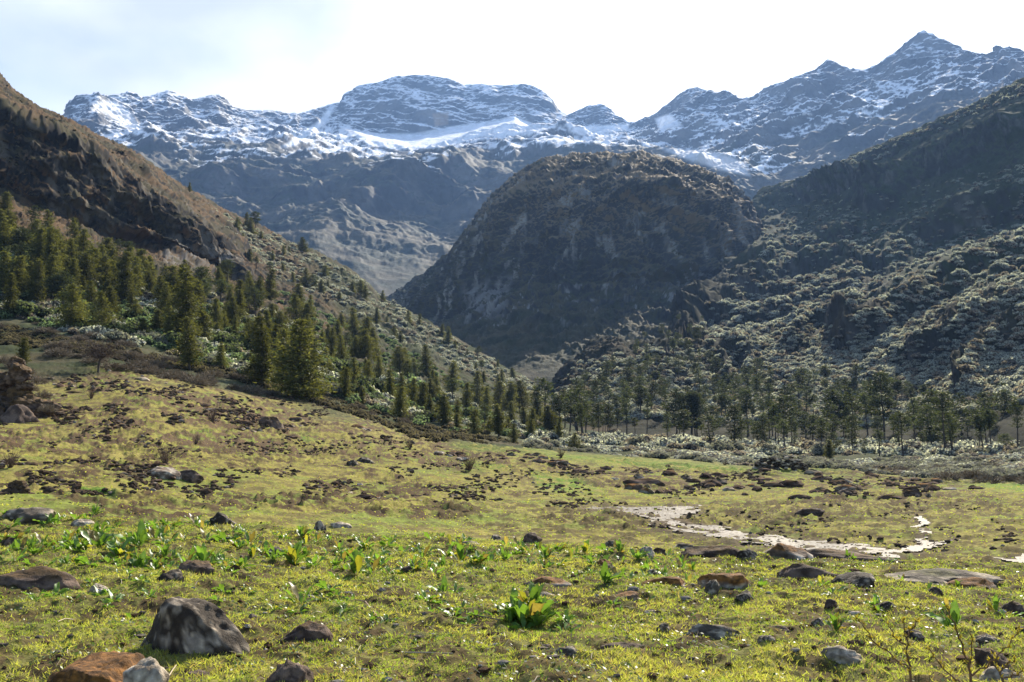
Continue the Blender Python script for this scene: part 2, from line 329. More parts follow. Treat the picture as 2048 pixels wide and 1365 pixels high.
# ------------------------------------------------------------------ SETTING: right valley side
rs = [(-700,900,900),(600,880,900),(900,830,900),(1100,790,800),(1300,700,950),(1380,665,1150),(1440,600,1350),(1480,500,1500),(1500,430,1580),(1520,376,1620),(1560,368,1600),(1600,358,1560),(1640,345,1500),(1700,315,1400),(1760,288,1370),(1800,272,1350),(1850,250,1320),(1900,225,1290),(1950,203,1260),(2000,178,1230),(2048,150,1200),(2200,90,1150),(2750,-60,1100)]
right_lines = [
    [(-700, None, 250, -14), (2750, None, 250, -14)],
    [(-700,898,330),(900,896,330),(1100,888,320),(1500,886,315),(1800,888,310),(1950,870,300),(2048,850,290),(2750,740,270)],
    [(-700,893,520),(900,885,520),(1060,850,500),(1120,800,480),(1200,780,470),(1300,790,460),(1500,800,450),(1700,810,440),(1850,800,420),(2000,760,400),(2048,750,390),(2750,640,360)],
    [(-700,890,640),(900,880,640),(1060,820,640),(1110,765,620),(1150,728,600),(1220,706,590),(1300,694,590),(1400,690,590),(1500,700,590),(1600,700,580),(1700,685,560),(1850,655,540),(2000,600,520),(2048,590,510),(2750,470,480)],
    [(-700,889,760),(900,878,760),(1100,790,720),(1200,712,700),(1300,692,720),(1370,668,780),(1440,620,850),(1520,590,900),(1600,570,950),(1700,545,970),(1850,500,980),(2048,450,940),(2750,330,800)],
    [(x, y+(0 if x > 1430 else 0)+ (40 if x > 1500 else 8), r-70) for x, y, r in rs],
    rs,
    [(x, None, r+300, EYE+r*float(ray(x, y)[1])-110) for x, y, r in rs],
]
Pr = surf(right_lines, [10, 50, 60, 60, 110, 40, 10], 3)
U, Vr = project(Pr); n_, m_ = Pr.shape[:2]; tt = np.broadcast_to(np.arange(m_)[None, :], (n_, m_))
q = Pr+np.stack([fbm(Pr, 1/150., 3, seed=41), fbm(Pr, 1/150., 3, seed=42), fbm(Pr, 1/150., 3, seed=43)], -1)*35
fade_top = 1-.85*sst(m_-44, m_-16, tt)
rel = 30*(ridged(q*np.array([.9, .9, .5]), 1/210., 3, .45, seed=44)-.7)+6*(ridged(q, 1/50., 3, .5, seed=45)-.6)
NB = normals(surf(right_lines, [10, 50, 60, 60, 110, 40, 10], 20))
Pr = push(Pr, NB, rel*sst(30, 120, tt)*fade_top)
RS = [([(1560,372),(1720,372),(1760,380)], 26, 14, 26), ([(1500,430),(1600,395),(1700,375)], 30, 20, 30), ([(1380,665),(1440,610),(1560,560),(1700,545)], 34, 26, 34), ([(1480,560),(1570,520),(1690,470)], 26, 16, 24),
      ([(1400,650),(1500,600),(1620,585),(1715,560)], 22, 14, 24), ([(1440,640),(1540,625),(1620,600)], 18, 10, 18), ([(1590,700),(1620,660),(1650,650),(1700,670)], 20, 12, 34),
      ([(1450,760),(1440,715),(1480,705),(1500,740)], 14, 10, 26), ([(1830,720),(1900,690),(1960,655)], 16, 14, 26), ([(1930,780),(1990,700),(2048,670)], 20, 10, 60), ([(1700,690),(1800,640),(1950,560),(2048,520)], 24, 26, 30),
      ([(1120,760),(1160,720),(1240,704)], 10, 14, 30), ([(1620,350),(1760,300),(1880,245)], 26, 10, 26), ([(1740,400),(1860,330),(2040,250)], 40, 20, 60), ([(1780,520),(1900,450),(2048,400)], 30, 24, 50)]
Pr = push(Pr, NB, (.35*terr(Pr, -.5, 0, 22, 30, 48)+.3*terr(Pr, -.35, 0, 9, 12, 49))*sst(30, 120, tt)*fade_top)
for pts, h, a, b in RS: Pr = push(Pr, NB, 1.5*spur(Pr, U+10*fbm(Pr, 1/40., 3, seed=57), Vr+14*fbm(Pr, 1/30., 3, seed=58), pts, h, a*1.3, b*.55)*fade_top, .42)
Pr += NB*((2.6*fbm(Pr, 1/14., 4, .6, seed=46)+1.2*ridged(Pr, 1/5., 2, seed=47))*sst(4, 50, tt))[..., None]
Nr = normals(Pr); U, Vr = project(Pr); nz = Nr[..., 2]
rock = mixc(np.array([.03, .03, .03]), np.array([.10, .095, .085]), sst(.0, .7, fbm(Pr*np.array([1, 1, .35]), 1/16., 5, .6, seed=51)))
veg = mixc(np.array([.022, .024, .014]), np.array([.042, .04, .026]), sst(-.4, .4, fbm(Pr, 1/22., 4, seed=52)))
dveg = mixc(np.array([.03, .042, .02]), np.array([.05, .058, .03]), sst(-.4, .4, fbm(Pr, 1/30., 4, seed=53)))
hi = 1-sst(470, 620, Vr-.15*(U-1700)+40*fbm(Pr, 1/90., 3, seed=54))
colr = mixc(veg, dveg, hi*.9)
colr = mixc(colr, rock, (1-sst(.28, .46, nz+.25*fbm(Pr, 1/14., 3, seed=55)))*.85)
colr = mixc(colr, np.array([.14, .10, .06]), sst(.3, .6, fbm(Pr, 1/40., 4, seed=56))*sst(560, 760, Vr)*.5)
link('valley_side', make_mesh('valley_side', Pr, grid_faces(n_, m_), True, colr, M_slope), kind='structure')
RP, RU, RV, RN = Pr, U, Vr, Nr

# ------------------------------------------------------------------ SETTING: meadow, valley floor and the left spur (one ground sheet)
left_sil = [(-700,-260,560),(-300,-30,580),(-80,95,600),(0,145,620),(30,180,620),(80,214,630),(140,240,640),(200,272,650),(260,296,660),(300,322,670),(330,345,680),(380,376,700),(450,416,720),(520,447,740),(580,480,750),(640,502,750),(700,534,740),(740,565,730),(762,592,720),(800,612,700),(860,642,680),(900,667,660),(960,702,640),(1000,728,620),(1050,752,600),(1110,790,580),(1180,835,560),(1300,857,560),(2750,862,560)]
G_lines = [
    [(-700, None, .5, 0), (2750, None, .5, 0)],
    [(-700, None, 5.6, .0), (2750, None, 5.6, .0)],
    [(-700, None, 10, .05), (1400, None, 10, .0), (2048, None, 10, -.05), (2750, None, 10, -.05)],
    [(-700,1018,17),(0,1028,17.5),(250,1040,16.5),(500,1052,16),(700,1068,15.5),(1000,1085,15),(1400,1104,15),(1700,1118,15.5),(2048,1135,16),(2750,1150,16)],
    [(-700, None, 26, -1.3), (0, None, 26, -1.6), (1000, None, 27, -3.0), (2048, None, 27, -3.9), (2750, None, 27, -4)],
    [(-700,1036,44),(0,1036,45),(500,1064,44),(1000,1100,42),(1400,1118,42),(2048,1142,42),(2750,1150,42)],
    [(-700,930,62),(0,950,62),(300,962,62),(600,988,62),(1000,1024,62),(1400,1035,62),(2048,1045,60),(2750,1050,60)],
    [(-700,850,84),(0,880,85),(300,884,85),(600,925,86),(1000,962,88),(1400,984,90),(2048,990,90),(2750,1000,90)],
    [(-700,780,112),(0,826,112),(300,805,115),(600,862,115),(900,905,115),(1200,930,112),(1500,958,110),(1700,968,110),(2048,976,112),(2750,985,112)],
    [(-700,690,150),(0,742,150),(200,733,155),(400,758,160),(600,806,160),(700,832,150),(800,866,145),(900,889,140),(1200,914,135),(1500,938,130),(1700,943,128),(1850,962,125),(2048,968,125),(2750,975,125)],
    [(-700,650,185),(0,700,185),(200,690,190),(400,722,195),(600,775,195),(700,815,190),(800,852,190),(1000,886,185),(1200,906,185),(1500,925,185),(1850,930,180),(2048,930,180),(2750,925,180)],
    [(-700,540,270),(0,612,270),(200,612,280),(400,642,290),(600,692,290),(700,740,290),(800,790,290),(900,828,290),(1000,852,300),(1200,876,300),(1500,890,300),(2048,893,300),(2750,895,300)],
    [(-700,350,370),(0,440,370),(100,462,375),(200,500,385),(350,540,400),(500,600,410),(600,640,410),(700,690,415),(800,738,415),(900,775,415),(1000,808,415),(1100,834,415),(1200,852,420),(1500,866,420),(2750,872,420)],
    [(-700,300,436),(0,380,438),(100,430,446),(200,478,462),(350,515,498),(440,552,530),(500,580,505),(600,620,490),(700,660,490),(800,700,490),(900,742,480),(1000,785,470),(1100,822,460),(1200,848,460),(1500,863,460),(2750,870,460)],
    [(-700,20,450),(0,215,455),(60,250,460),(150,285,475),(250,350,495),(330,400,515),(400,450,535),(450,490,550),(500,545,560),(600,590,580),(700,625,590),(800,670,580),(900,715,560),(1000,765,540),(1100,808,520),(1200,842,510),(1500,860,510),(2750,866,510)],
    left_sil,
    [(x, None, r+220, EYE+r*float(ray(x, y)[1])-(130 if x < 1000 else 60)) for x, y, r in left_sil],
]
Pg0 = surf(G_lines, [12, 130, 110, 10, 12, 62, 44, 36, 46, 36, 50, 60, 34, 60, 60, 8], 3)
Ug, Vg = project(Pg0); n_, m_ = Pg0.shape[:2]; tt = np.broadcast_to(np.arange(m_)[None, :], (n_, m_))
dist = np.linalg.norm(Pg0[..., :2], axis=-1)
Pg = Pg0.copy()
i_wood = sst(150, 185, dist)*(1-.0*Ug)
floorm = sst(950, 1200, Ug)*sst(140, 160, dist)       # flat valley floor
q = Pg0+np.stack([fbm(Pg0, 1/70., 3, seed=61), fbm(Pg0, 1/70., 3, seed=62), fbm(Pg0, 1/70., 3, seed=63)], -1)*18
fade_top = 1-.9*sst(m_-36, m_-12, tt)
rel = 20*(ridged(q*np.array([.9, .9, .6]), 1/110., 4, .5, seed=64)-.7)+6*(ridged(q, 1/26., 3, .55, seed=65)-.6)
lm = sst(230, 330, dist)*(1-sst(800, 1100, Ug))
crag = inpoly(Ug, Vg, [(-700,0),(0,215),(60,250),(150,285),(250,350),(330,400),(400,450),(450,490),(505,560),(350,520),(200,478),(100,430),(0,385),(-700,300)], 14)
strat = np.sin((q[..., 2]+.3*q[..., 0]+8*fbm(q, 1/40., 3, seed=66))/2.6)
NB = normals(surf(G_lines, [12, 130, 110, 10, 12, 62, 44, 36, 46, 36, 50, 60, 34, 60, 60, 8], 20))
Pg = push(Pg, NB, ((.7*rel+.55*terr(Pg, .45, 0, 9, 9, 66)+.5*terr(Pg, .5, 0, 3.6, 3, 65))*lm+crag*lm*(1.0*terr(Pg, .42, 0, 17, 16, 67)+5*ridged(q*np.array([1, 1, .5]), 1/24., 4, .6, seed=67)))*fade_top)
for pts, h, a, b in [([(-100,170),(0,205),(80,262),(170,300),(300,345),(420,440),(480,500)], 12, 10, 26), ([(60,330),(170,320),(260,400),(330,450),(420,540)], 10, 10, 30), ([(500,545),(560,540),(600,600)], 12, 8, 30),
                     ([(600,600),(680,610),(740,640)], 12, 10, 28), ([(720,640),(800,650),(850,700),(870,740)], 16, 10, 44), ([(900,700),(960,740),(1010,770)], 10, 10, 24), ([(640,520),(700,550),(740,590)], 12, 8, 30), ([(540,500),(620,560),(700,600)], 10, 8, 24)]:
    Pg = push(Pg, NB, spur(Pg, Ug, Vg, pts, h, a, b)*lm*fade_top)
# meadow relief: hummocks, cattle-worn steps, small tussocks
mw = (1-sst(150, 200, dist))
bog = inpoly(Ug, Vg, [(850,1010),(1200,1000),(1500,1000),(1750,1010),(2300,985),(2300,1150),(1500,1120),(1000,1080)], 16)*sst(30, 42, dist)
mead = sst(30, 40, dist)*mw
roughm = sst(-.15, .35, fbm(Pg0, 1/14., 3, seed=68)+.25*inpoly(Ug, Vg, [(0,760),(500,760),(1000,900),(1400,1000),(900,1040),(500,960),(0,900)], 60)-.15*sst(1000, 1060, Vg)*(1-sst(900, 1200, Ug)))
Pg[..., 2] += mead*(.35*fbm(Pg0, 1/9., 3, seed=69)+.21*roughm*(ridged(Pg0, 1/2.0, 4, .6, seed=70)-.5)+.09*fbm(Pg0, 1/.8, 3, seed=71))
Pg[..., 2] += bog*(.10*np.clip(fbm(Pg0, 1/1.1, 3, .6, seed=72)-.05, 0, 1)*2.2)
Pg[..., 2] += (1-sst(20, 30, dist))*(.08*fbm(Pg0, 1/1.6, 3, seed=73)+.055*fbm(Pg0, 1/.38, 3, .6, seed=74)+.02*fbm(Pg0, 1/.12, 2, seed=75)+.02)
Pg[..., 2] += sst(150, 190, dist)*(.9*fbm(Pg0, 1/9., 4, .6, seed=76)+lm*(1.1*ridged(Pg0, 1/4., 3, seed=77)-.5))
Ng = normals(Pg); nz = Ng[..., 2]
# ground colours
WP = [[(1150,1016),(1230,1019),(1300,1022),(1400,1020),(1385,1030),(1345,1042),(1360,1052),(1450,1062),(1530,1068),(1640,1080),(1700,1092),(1640,1098),(1540,1086),(1440,1076),(1350,1064),(1290,1056),(1300,1046),(1270,1034),(1210,1024)],
      [(1828,1040),(1842,1040),(1850,1062),(1862,1084),(1900,1078),(1870,1092),(1820,1106),(1780,1116),(1750,1120),(1790,1100),(1840,1086)],
      [(1985,1120),(2300,1112),(2300,1130),(2050,1130)], [(1640,1086),(1700,1088),(1800,1108),(1700,1112),(1650,1104)]]
n_a = fbm(Pg0, 1/6., 4, .6, seed=81); n_b = fbm(Pg0, 1/1.2, 4, .6, seed=82); n_c = fbm(Pg0, 1/18., 3, seed=83); n_d = fbm(Pg0, 1/.22, 3, .6, seed=84)
grass = mixc(np.array([.235, .205, .055]), np.array([.18, .21, .045]), sst(-.3, .4, n_a))
grass = mixc(grass, np.array([.26, .22, .07]), sst(.0, .5, n_c)*.6)
soil = np.array([.075, .048, .028])
colg = mixc(grass, np.array([.115, .09, .04]), sst(-.2, .3, n_b)*.75)
colg = mixc(colg, soil, np.clip(sst(.15, .5, roughm*1.0)*sst(-.30, .12, n_b+.5*n_a)*.9*mead, 0, 1))
nearm = 1-sst(20, 30, dist)
colg = mixc(colg, soil*.9, nearm*sst(-.08, .14, fbm(Pg0, 1/.55, 4, .65, seed=85)+.35*fbm(Pg0, 1/2.2, 2, seed=86))*.75)
colg = mixc(colg, np.array([.22, .24, .06]), nearm*sst(.0, .4, n_d)*.4)
colg = mixc(colg, np.array([.095, .075, .03]), bog*sst(-.25, .2, n_b)*.8)
for pg in ([(150,985),(190,975),(260,978),(230,1000),(160,1002)], [(930,925),(985,925),(1020,940),(960,945)], [(1060,945),(1140,955),(1210,985),(1130,985),(1080,975)], [(880,885),(1100,905),(1500,936),(1700,943),(1500,950),(1200,925),(950,905)], [(590,866),(640,872),(650,886),(600,882)], [(380,860),(420,862),(430,875),(370,872)], [(1850,965),(2300,970),(2300,990),(1950,985)]):
    colg = mixc(colg, np.array([.12, .22, .025]), inpoly(Ug, Vg, pg, 9)*.75*sst(-.3, .1, n_b))
bank = inpoly(Ug, Vg, [(-200,700),(250,720),(620,790),(900,880),(860,930),(560,900),(300,880),(0,900),(-200,900)], 30)
colg = mixc(colg, np.array([.12, .08, .045]), np.clip(bank*sst(.0, .22, n_a*.6+n_b*.7)*.85, 0, 1))
band = np.exp(-(segd(Ug, Vg, [(868,906),(1060,920),(1240,955),(1480,966),(1800,966),(1960,985)])/13.)**2)
colg = mixc(colg, np.array([.10, .068, .038]), band*sst(-.3, .1, n_b)*.7)
wu = Ug+20*fbm(Pg0, 1/1.6, 4, .6, seed=110); wv = Vg+4*fbm(Pg0, 1/1.2, 4, .6, seed=111); wm = np.zeros(Ug.shape)
mud = np.zeros(Ug.shape)
for pg in WP: wm = np.maximum(wm, inpoly(wu, wv, pg, 2.5)); mud = np.maximum(mud, inpoly(wu, wv, pg, 13))
colg = mixc(colg, np.array([.12, .092, .06]), np.clip(mud*1.6, 0, 1)*.85*sst(30, 40, dist))
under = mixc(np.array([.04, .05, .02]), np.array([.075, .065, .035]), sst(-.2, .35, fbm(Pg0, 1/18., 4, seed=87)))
bank = inpoly(Ug, Vg, [(-200,700),(250,720),(620,790),(900,880),(860,930),(560,900),(300,880),(0,900),(-200,900)], 30)
colg = mixc(colg, np.array([.12, .08, .045]), np.clip(bank*sst(.0, .22, n_a*.6+n_b*.7)*.85, 0, 1))
band = np.exp(-(segd(Ug, Vg, [(868,906),(1060,920),(1240,955),(1480,966),(1800,966),(1960,985)])/13.)**2)
colg = mixc(colg, np.array([.10, .068, .038]), band*sst(-.3, .1, n_b)*.7)
wu = Ug+20*fbm(Pg0, 1/1.6, 4, .6, seed=110); wv = Vg+4*fbm(Pg0, 1/1.2, 4, .6, seed=111); wm = np.zeros(Ug.shape)
mud = np.zeros(Ug.shape)
for pg in WP: wm = np.maximum(wm, inpoly(wu, wv, pg, 2.5)); mud = np.maximum(mud, inpoly(wu, wv, pg, 13))
colg = mixc(colg, np.array([.12, .092, .06]), np.clip(mud*1.6, 0, 1)*.85*sst(30, 40, dist))
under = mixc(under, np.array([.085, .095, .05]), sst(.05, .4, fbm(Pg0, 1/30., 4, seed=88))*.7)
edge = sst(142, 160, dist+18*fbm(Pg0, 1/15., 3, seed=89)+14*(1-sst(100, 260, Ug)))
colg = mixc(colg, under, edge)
crk = mixc(np.array([.018, .016, .014]), np.array([.10, .088, .07]), sst(-.05, .6, fbm(Pg*np.array([1, 1, .4]), 1/9., 5, .6, seed=90)))
top = mixc(np.array([.115, .072, .038]), np.array([.058, .05, .027]), sst(-.3, .3, fbm(Pg0, 1/14., 3, seed=91)))
upper = sst(300, 380, dist)*(1-sst(500, 640, Ug-.6*(Vg-450)))
colg = mixc(colg, top, upper*.95)
colg = mixc(colg, crk, np.clip((1-sst(.44, .64, nz+.3*fbm(Pg0, 1/10., 4, .6, seed=92)))*lm*np.maximum(upper, .55), 0, 1))
colg = mixc(colg, np.array([.17, .16, .145]), inpoly(Ug, Vg, [(320,500),(430,505),(480,530),(450,550),(330,528)], 8)*sst(-.2, .2, fbm(Pg, 1/4., 3, seed=93))*.8*lm)
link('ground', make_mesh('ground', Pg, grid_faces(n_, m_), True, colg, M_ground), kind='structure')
GP, GU, GV, GN = Pg, Ug, Vg, Ng
# ------------------------------------------------------------------ finding ground under things
AZG = AZ
def cummin_vis(V): return V <= np.minimum.accumulate(V, axis=1)+.6
GVIS = cummin_vis(GV); RVIS = cummin_vis(RV)
LAST = [0, 0]
def pick(x, y, P=None, U=None, V=None, tmin=0):
    """ground point seen in direction (x, row)"""
    P, U, V = (GP, GU, GV) if P is None else (P, U, V)
    a = ray(x, y)[0]; i = int(np.clip(np.searchsorted(AZG, a), 1, len(AZG)-1))
    col = V[i, tmin:]; k = np.nonzero(col <= y)[0]
    if len(k) == 0: return None
    k = k[0]+tmin; LAST[:] = [i, k]
    p0 = P[i, max(k-1, 0)]; p1 = P[i, k]; v0 = V[i, max(k-1, 0)]; v1 = V[i, k]
    t = 0 if v0 == v1 else np.clip((v0-y)/(v0-v1), 0, 1)
    if np.linalg.norm(p1-p0) > 6: t = 1
    p = p0+(p1-p0)*t; r = math.hypot(p[0], p[1])
    return np.array([r*math.sin(a), r*math.cos(a), p[2]])
TS = sum([12, 50, 75, 10]); 
def gz(px, py):
    """ground height at a place (near terrain)"""
    a = math.atan2(px, py); r = math.hypot(px, py); i = int(np.clip(np.searchsorted(AZG, a), 1, len(AZG)-1))
    rr = np.hypot(GP[i, :, 0], GP[i, :, 1]); return float(np.interp(r, rr, GP[i, :, 2]))
def inside(x, y, pg):
    c = False; n = len(pg)
    for i in range(n):
        x0, y0 = pg[i]; x1, y1 = pg[(i+1) % n]
        if (y0 > y) != (y1 > y) and x < (x1-x0)*(y-y0)/(y1-y0)+x0: c = not c
    return c
def rand_in(pg, n, rs):
    xs = [p[0] for p in pg]; ys = [p[1] for p in pg]; o = []
    while len(o) < n:
        x = rs.uniform(min(xs), max(xs)); y = rs.uniform(min(ys), max(ys))
        if inside(x, y, pg): o.append((x, y))
    return o
def spaced(pg, n, rs, dx, dy, o=None):
    o = [] if o is None else o; got = []
    tries = 0
    while len(got) < n and tries < n*40:
        tries += 1
        x, y = rand_in(pg, 1, rs)[0]
        if all(abs(x-a) > dx or abs(y-b) > dy for a, b in o): o.append((x, y)); got.append((x, y))
    return got

# ------------------------------------------------------------------ shape builders
def unit(v): return v/(np.linalg.norm(v, axis=-1, keepdims=True)+1e-9)
class Buf:
    def __init__(s): s.V = []; s.F = []; s.C = []; s.n = 0
    def add(s, V, Fc, col):
        V = np.asarray(V, float).reshape(-1, 3); s.V.append(V); s.F.append(np.asarray(Fc)+s.n); s.n += len(V)
        c = np.asarray(col, float); s.C.append(np.broadcast_to(c, (len(V), 3)) if c.ndim == 1 else c)
    def mesh(s, name, mat, smooth=False): return make_mesh(name, np.concatenate(s.V), np.concatenate(s.F), smooth, np.concatenate(s.C), mat)
def tube(buf, pts, rad, k, col):
    pts = np.asarray(pts, float); n = len(pts); rad = np.broadcast_to(np.asarray(rad, float), (n,))
    d = unit(np.gradient(pts, axis=0)); ref = np.where(np.abs(d[:, 2:3]) > .9, [[1., 0, 0]], [[0, 0, 1.]])
    a = unit(np.cross(d, ref)); b = np.cross(d, a); th = np.arange(k)*2*math.pi/k
    R = pts[:, None]+rad[:, None, None]*(a[:, None]*np.cos(th)[None, :, None]+b[:, None]*np.sin(th)[None, :, None])
    i = np.arange(n-1)[:, None]*k; j = np.arange(k)[None]; j2 = (j+1) % k
    q4 = np.stack([i+j, i+j2, i+k+j2, i+k+j], -1).reshape(-1, 4)
    f3 = np.concatenate([q4[:, [0, 1, 2]], q4[:, [0, 2, 3]]]); buf.add(R.reshape(-1, 3), f3, col)
def spikes(buf, c, d, L, W, col, rs, colvar=.25):
    """leaf sprays: c centres, d directions; each is one pointed face"""
    n = len(c); L = np.broadcast_to(L, (n,)); W = np.broadcast_to(W, (n,))
    d = unit(d); s = unit(np.cross(d, rs.normal(size=(n, 3))))
    V = np.stack([c-s*W[:, None]/2, c+s*W[:, None]/2, c+d*L[:, None]], 1).reshape(-1, 3)
    cc = np.asarray(col)*(1+rs.uniform(-colvar, colvar, (n, 1))); buf.add(V, np.arange(3*n).reshape(-1, 3), np.repeat(cc, 3, 0))
def quads(buf, c, nrm, L, W, col, rs, colvar=.25):
    n = len(c); nrm = unit(nrm); s = unit(np.cross(nrm, rs.normal(size=(n, 3)))); t = np.cross(nrm, s)
    L = np.broadcast_to(L, (n,))[:, None]/2; W = np.broadcast_to(W, (n,))[:, None]/2
    V = np.stack([c-t*L, c+s*W, c+t*L, c-s*W], 1).reshape(-1, 3)
    i = np.arange(n)[:, None]*4; f = np.concatenate([i+[0, 1, 2], i+[0, 2, 3]])
    cc = np.asarray(col)*(1+rs.uniform(-colvar, colvar, (n, 1))); buf.add(V, f, np.repeat(cc, 4, 0))

ICO = {}
def ico(k):
    if k not in ICO:
        import bmesh
        bm = bmesh.new(); bmesh.ops.create_icosphere(bm, subdivisions=k, radius=1.); bm.verts.ensure_lookup_table()
        ICO[k] = (np.array([v.co[:] for v in bm.verts]), np.array([[v.index for v in f.verts] for f in bm.faces])); bm.free()
    return ICO[k]
M_bark = tint_mat('bark', .9, .35, 4, .02, 20)
M_leaf = tint_mat('conifer_foliage', .6, .25, .35, 0, 8, .08, .5, .28, (1.25, 1.2, .6), 3)
M_shrub = tint_mat('shrub_leaves', .85, .2, .4, 0, 8, .12, .5, .16, (1.1, 1.15, .8), 3)
M_twig = tint_mat('bare_twigs', .8, .2, 1., 0, 8, .3, .15, .15)
M_rock = tint_mat('weathered_stone', .9, .45, 9., .03, 16, .3, det=8)
M_srock = tint_mat('meadow_stone', 1., .35, 2.2, .03, 9, .04, 0, .25, det=6)
M_dock = tint_mat('broad_leaf', .42, .12, 14., .0, 8, .5, .45, .14, (1.35, 1.35, .55))
M_blade = tint_mat('grass_blade', .6, .15, 2, 0, 8, .3, .6, 0, (1.3, 1.25, .6), 2)

def conifer(seed, kind):
    rs = np.random.default_rng(seed)
    tb = Buf(); cb = Buf()
    lean = rs.normal(size=2)*.015
    def axis(h): return np.stack([lean[0]*h*h*2+.006*np.sin(h*9+seed), lean[1]*h*h*2+.006*np.cos(h*7+seed), h], -1)
    hs = np.linspace(-.03, .97, 12)
    bark = np.array([.07, .055, .042]); leaf = np.array([.10, .106, .036]) if kind == 'fir' else np.array([.052, .066, .040])
    tr = .021 if kind == 'fir' else .017
    tube(tb, axis(hs), tr*(1.02-hs*.9), 6, bark)
    if kind == 'fir':
        lo = rs.uniform(.03, .2); nl = int(rs.integers(20, 32)); wid = rs.uniform(.19, .36); pw = rs.uniform(.45, 1.05)
    else:
        lo = rs.uniform(.22, .58); nl = int(rs.integers(9, 17)); wid = rs.uniform(.11, .20); pw = .45
    c = []; d = []; Ls = []
    for h in np.linspace(lo, .975, nl):
        h = h+rs.normal()*.008; u = (h-lo)/(1-lo)
        R = wid*((1-u)**pw)*(.8+.4*rs.random()) if kind == 'fir' else wid*(.35+1.0*u)*(1-u**5)*(.55+.7*rs.random())
        if kind == 'fir' and seed % 2: R = wid*.8*math.sqrt(max(.02, 1-u*u))*(.6+.6*rs.random())*(1-.35*u)
        if kind == 'fir': R *= min(1, .55+2.2*u)
        nb = int(rs.integers(6, 9)) if kind == 'fir' else int(rs.integers(3, 6))
        a0 = rs.random()*6.28
        for b in range(nb):
            a = a0+b*6.283/nb+rs.normal()*.3; r = max(.012, R*rs.uniform(.5, 1.25)*(1+.45*math.sin(a*2+seed+h*9)*.6))
            if rs.random() < .16: continue
            droop = (-.28 if kind == 'fir' else .12)*r*rs.uniform(.3, 1.3)
            p0 = axis(np.array([h]))[0]; e = p0+np.array([math.cos(a)*r, math.sin(a)*r, droop])
            if r > .03: tube(tb, np.array([p0, (p0+e)/2+[0, 0, .006], e]), [.0045, .003, .0012], 3, bark*.9)
            m = max(4, int((r/.2)*(17 if kind == 'fir' else 22)))
            t = (rs.uniform(.12, 1.0, m) if kind == 'fir' else rs.uniform(.5, 1.05, m))
            pc = p0+(e-p0)*t[:, None]; spread = .018+.030*(1-abs(t-.6))*(r/.2+.3)
            nn = 3 if kind == 'fir' else 4
            for _ in range(nn):
                pp = pc+rs.normal(size=(m, 3))*spread[:, None]*[1, 1, .45]
                dd = np.array([math.cos(a), math.sin(a), -.15 if kind == 'fir' else .45])+rs.normal(size=(m, 3))*.55
                c.append(pp); d.append(dd); Ls.append(rs.uniform(.022, .048, m))
    # ragged leader
    m = 26; c.append(axis(np.full(m, .95))+rs.normal(size=(m, 3))*[.01, .01, .022]); d.append(np.array([0, 0, 1])+rs.normal(size=(m, 3))*.5); Ls.append(np.full(m, .03))
    c = np.concatenate(c); d = np.concatenate(d); Ls = np.concatenate(Ls)
    clump = fbm(c, 9., 2, seed=seed % 50)
    col = leaf*(1+.5*np.clip(clump, -.6, .8))[:, None]+np.array([.02, .016, 0])*np.clip(clump, 0, 1)[:, None]
    spikes(cb, c, d, Ls, Ls*.50, col, rs, .25)
    return tb.mesh('trunk_shape', M_bark), cb.mesh('crown_shape', M_leaf)
FIRS = [conifer(200+i, 'fir') for i in range(12)]
PINES = [conifer(300+i, 'pine') for i in range(10)]

def shrub_buf(seed, n=420, leaf=(.54, .53, .46), tall=.55, big=1.):
    rs = np.random.default_rng(seed); b = Buf()
    k = 7; lc = np.concatenate([rs.uniform(-.30, .30, (k, 2)), rs.uniform(.12, .30, (k, 1))*tall/.55], 1); lr = rs.uniform(.15, .26, k)
    lc[0] = (0, 0, .3*tall/.55); lr[0] = .27
    # dark branching heart under the leaves
    for i in range(k):
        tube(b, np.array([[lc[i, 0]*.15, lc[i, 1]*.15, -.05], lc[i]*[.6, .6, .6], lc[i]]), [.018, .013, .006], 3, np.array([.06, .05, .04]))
    which = rs.integers(0, k, n); dr = unit(rs.normal(size=(n, 3))); dr[:, 2] = np.abs(dr[:, 2])*1.0-.22
    dr = unit(dr); p = lc[which]+dr*(lr[which]*rs.uniform(.82, 1.06, n))[:, None]*[1, 1, .85]
    p[:, 2] = np.maximum(p[:, 2], .0)
    quads(b, p, dr+[0, 0, .35]+rs.normal(size=(n, 3))*.45, rs.uniform(.065, .10, n)*big, rs.uniform(.05, .075, n)*big, np.array(leaf), rs, .22)
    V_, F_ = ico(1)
    for i in range(k): b.add(V_*lr[i]*[.8, .8, .7]+lc[i], F_, np.array(leaf)*.3)  # added inner balls; shade inside the shrub is put into their darker colour
    return b
SH_PROTO = [shrub_buf(400+i, 1000, (.26, .255, .20), big=.66) for i in range(6)]
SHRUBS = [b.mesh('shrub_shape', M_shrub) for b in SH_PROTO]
GSH_PROTO = [shrub_buf(430+i, 380, (.13, .155, .06), .6) for i in range(4)]
GSHRUBS = [b.mesh('green_shrub_shape', M_shrub) for b in GSH_PROTO]
LOW = [shrub_buf(460+i, 250, big=1.3) for i in range(5)]
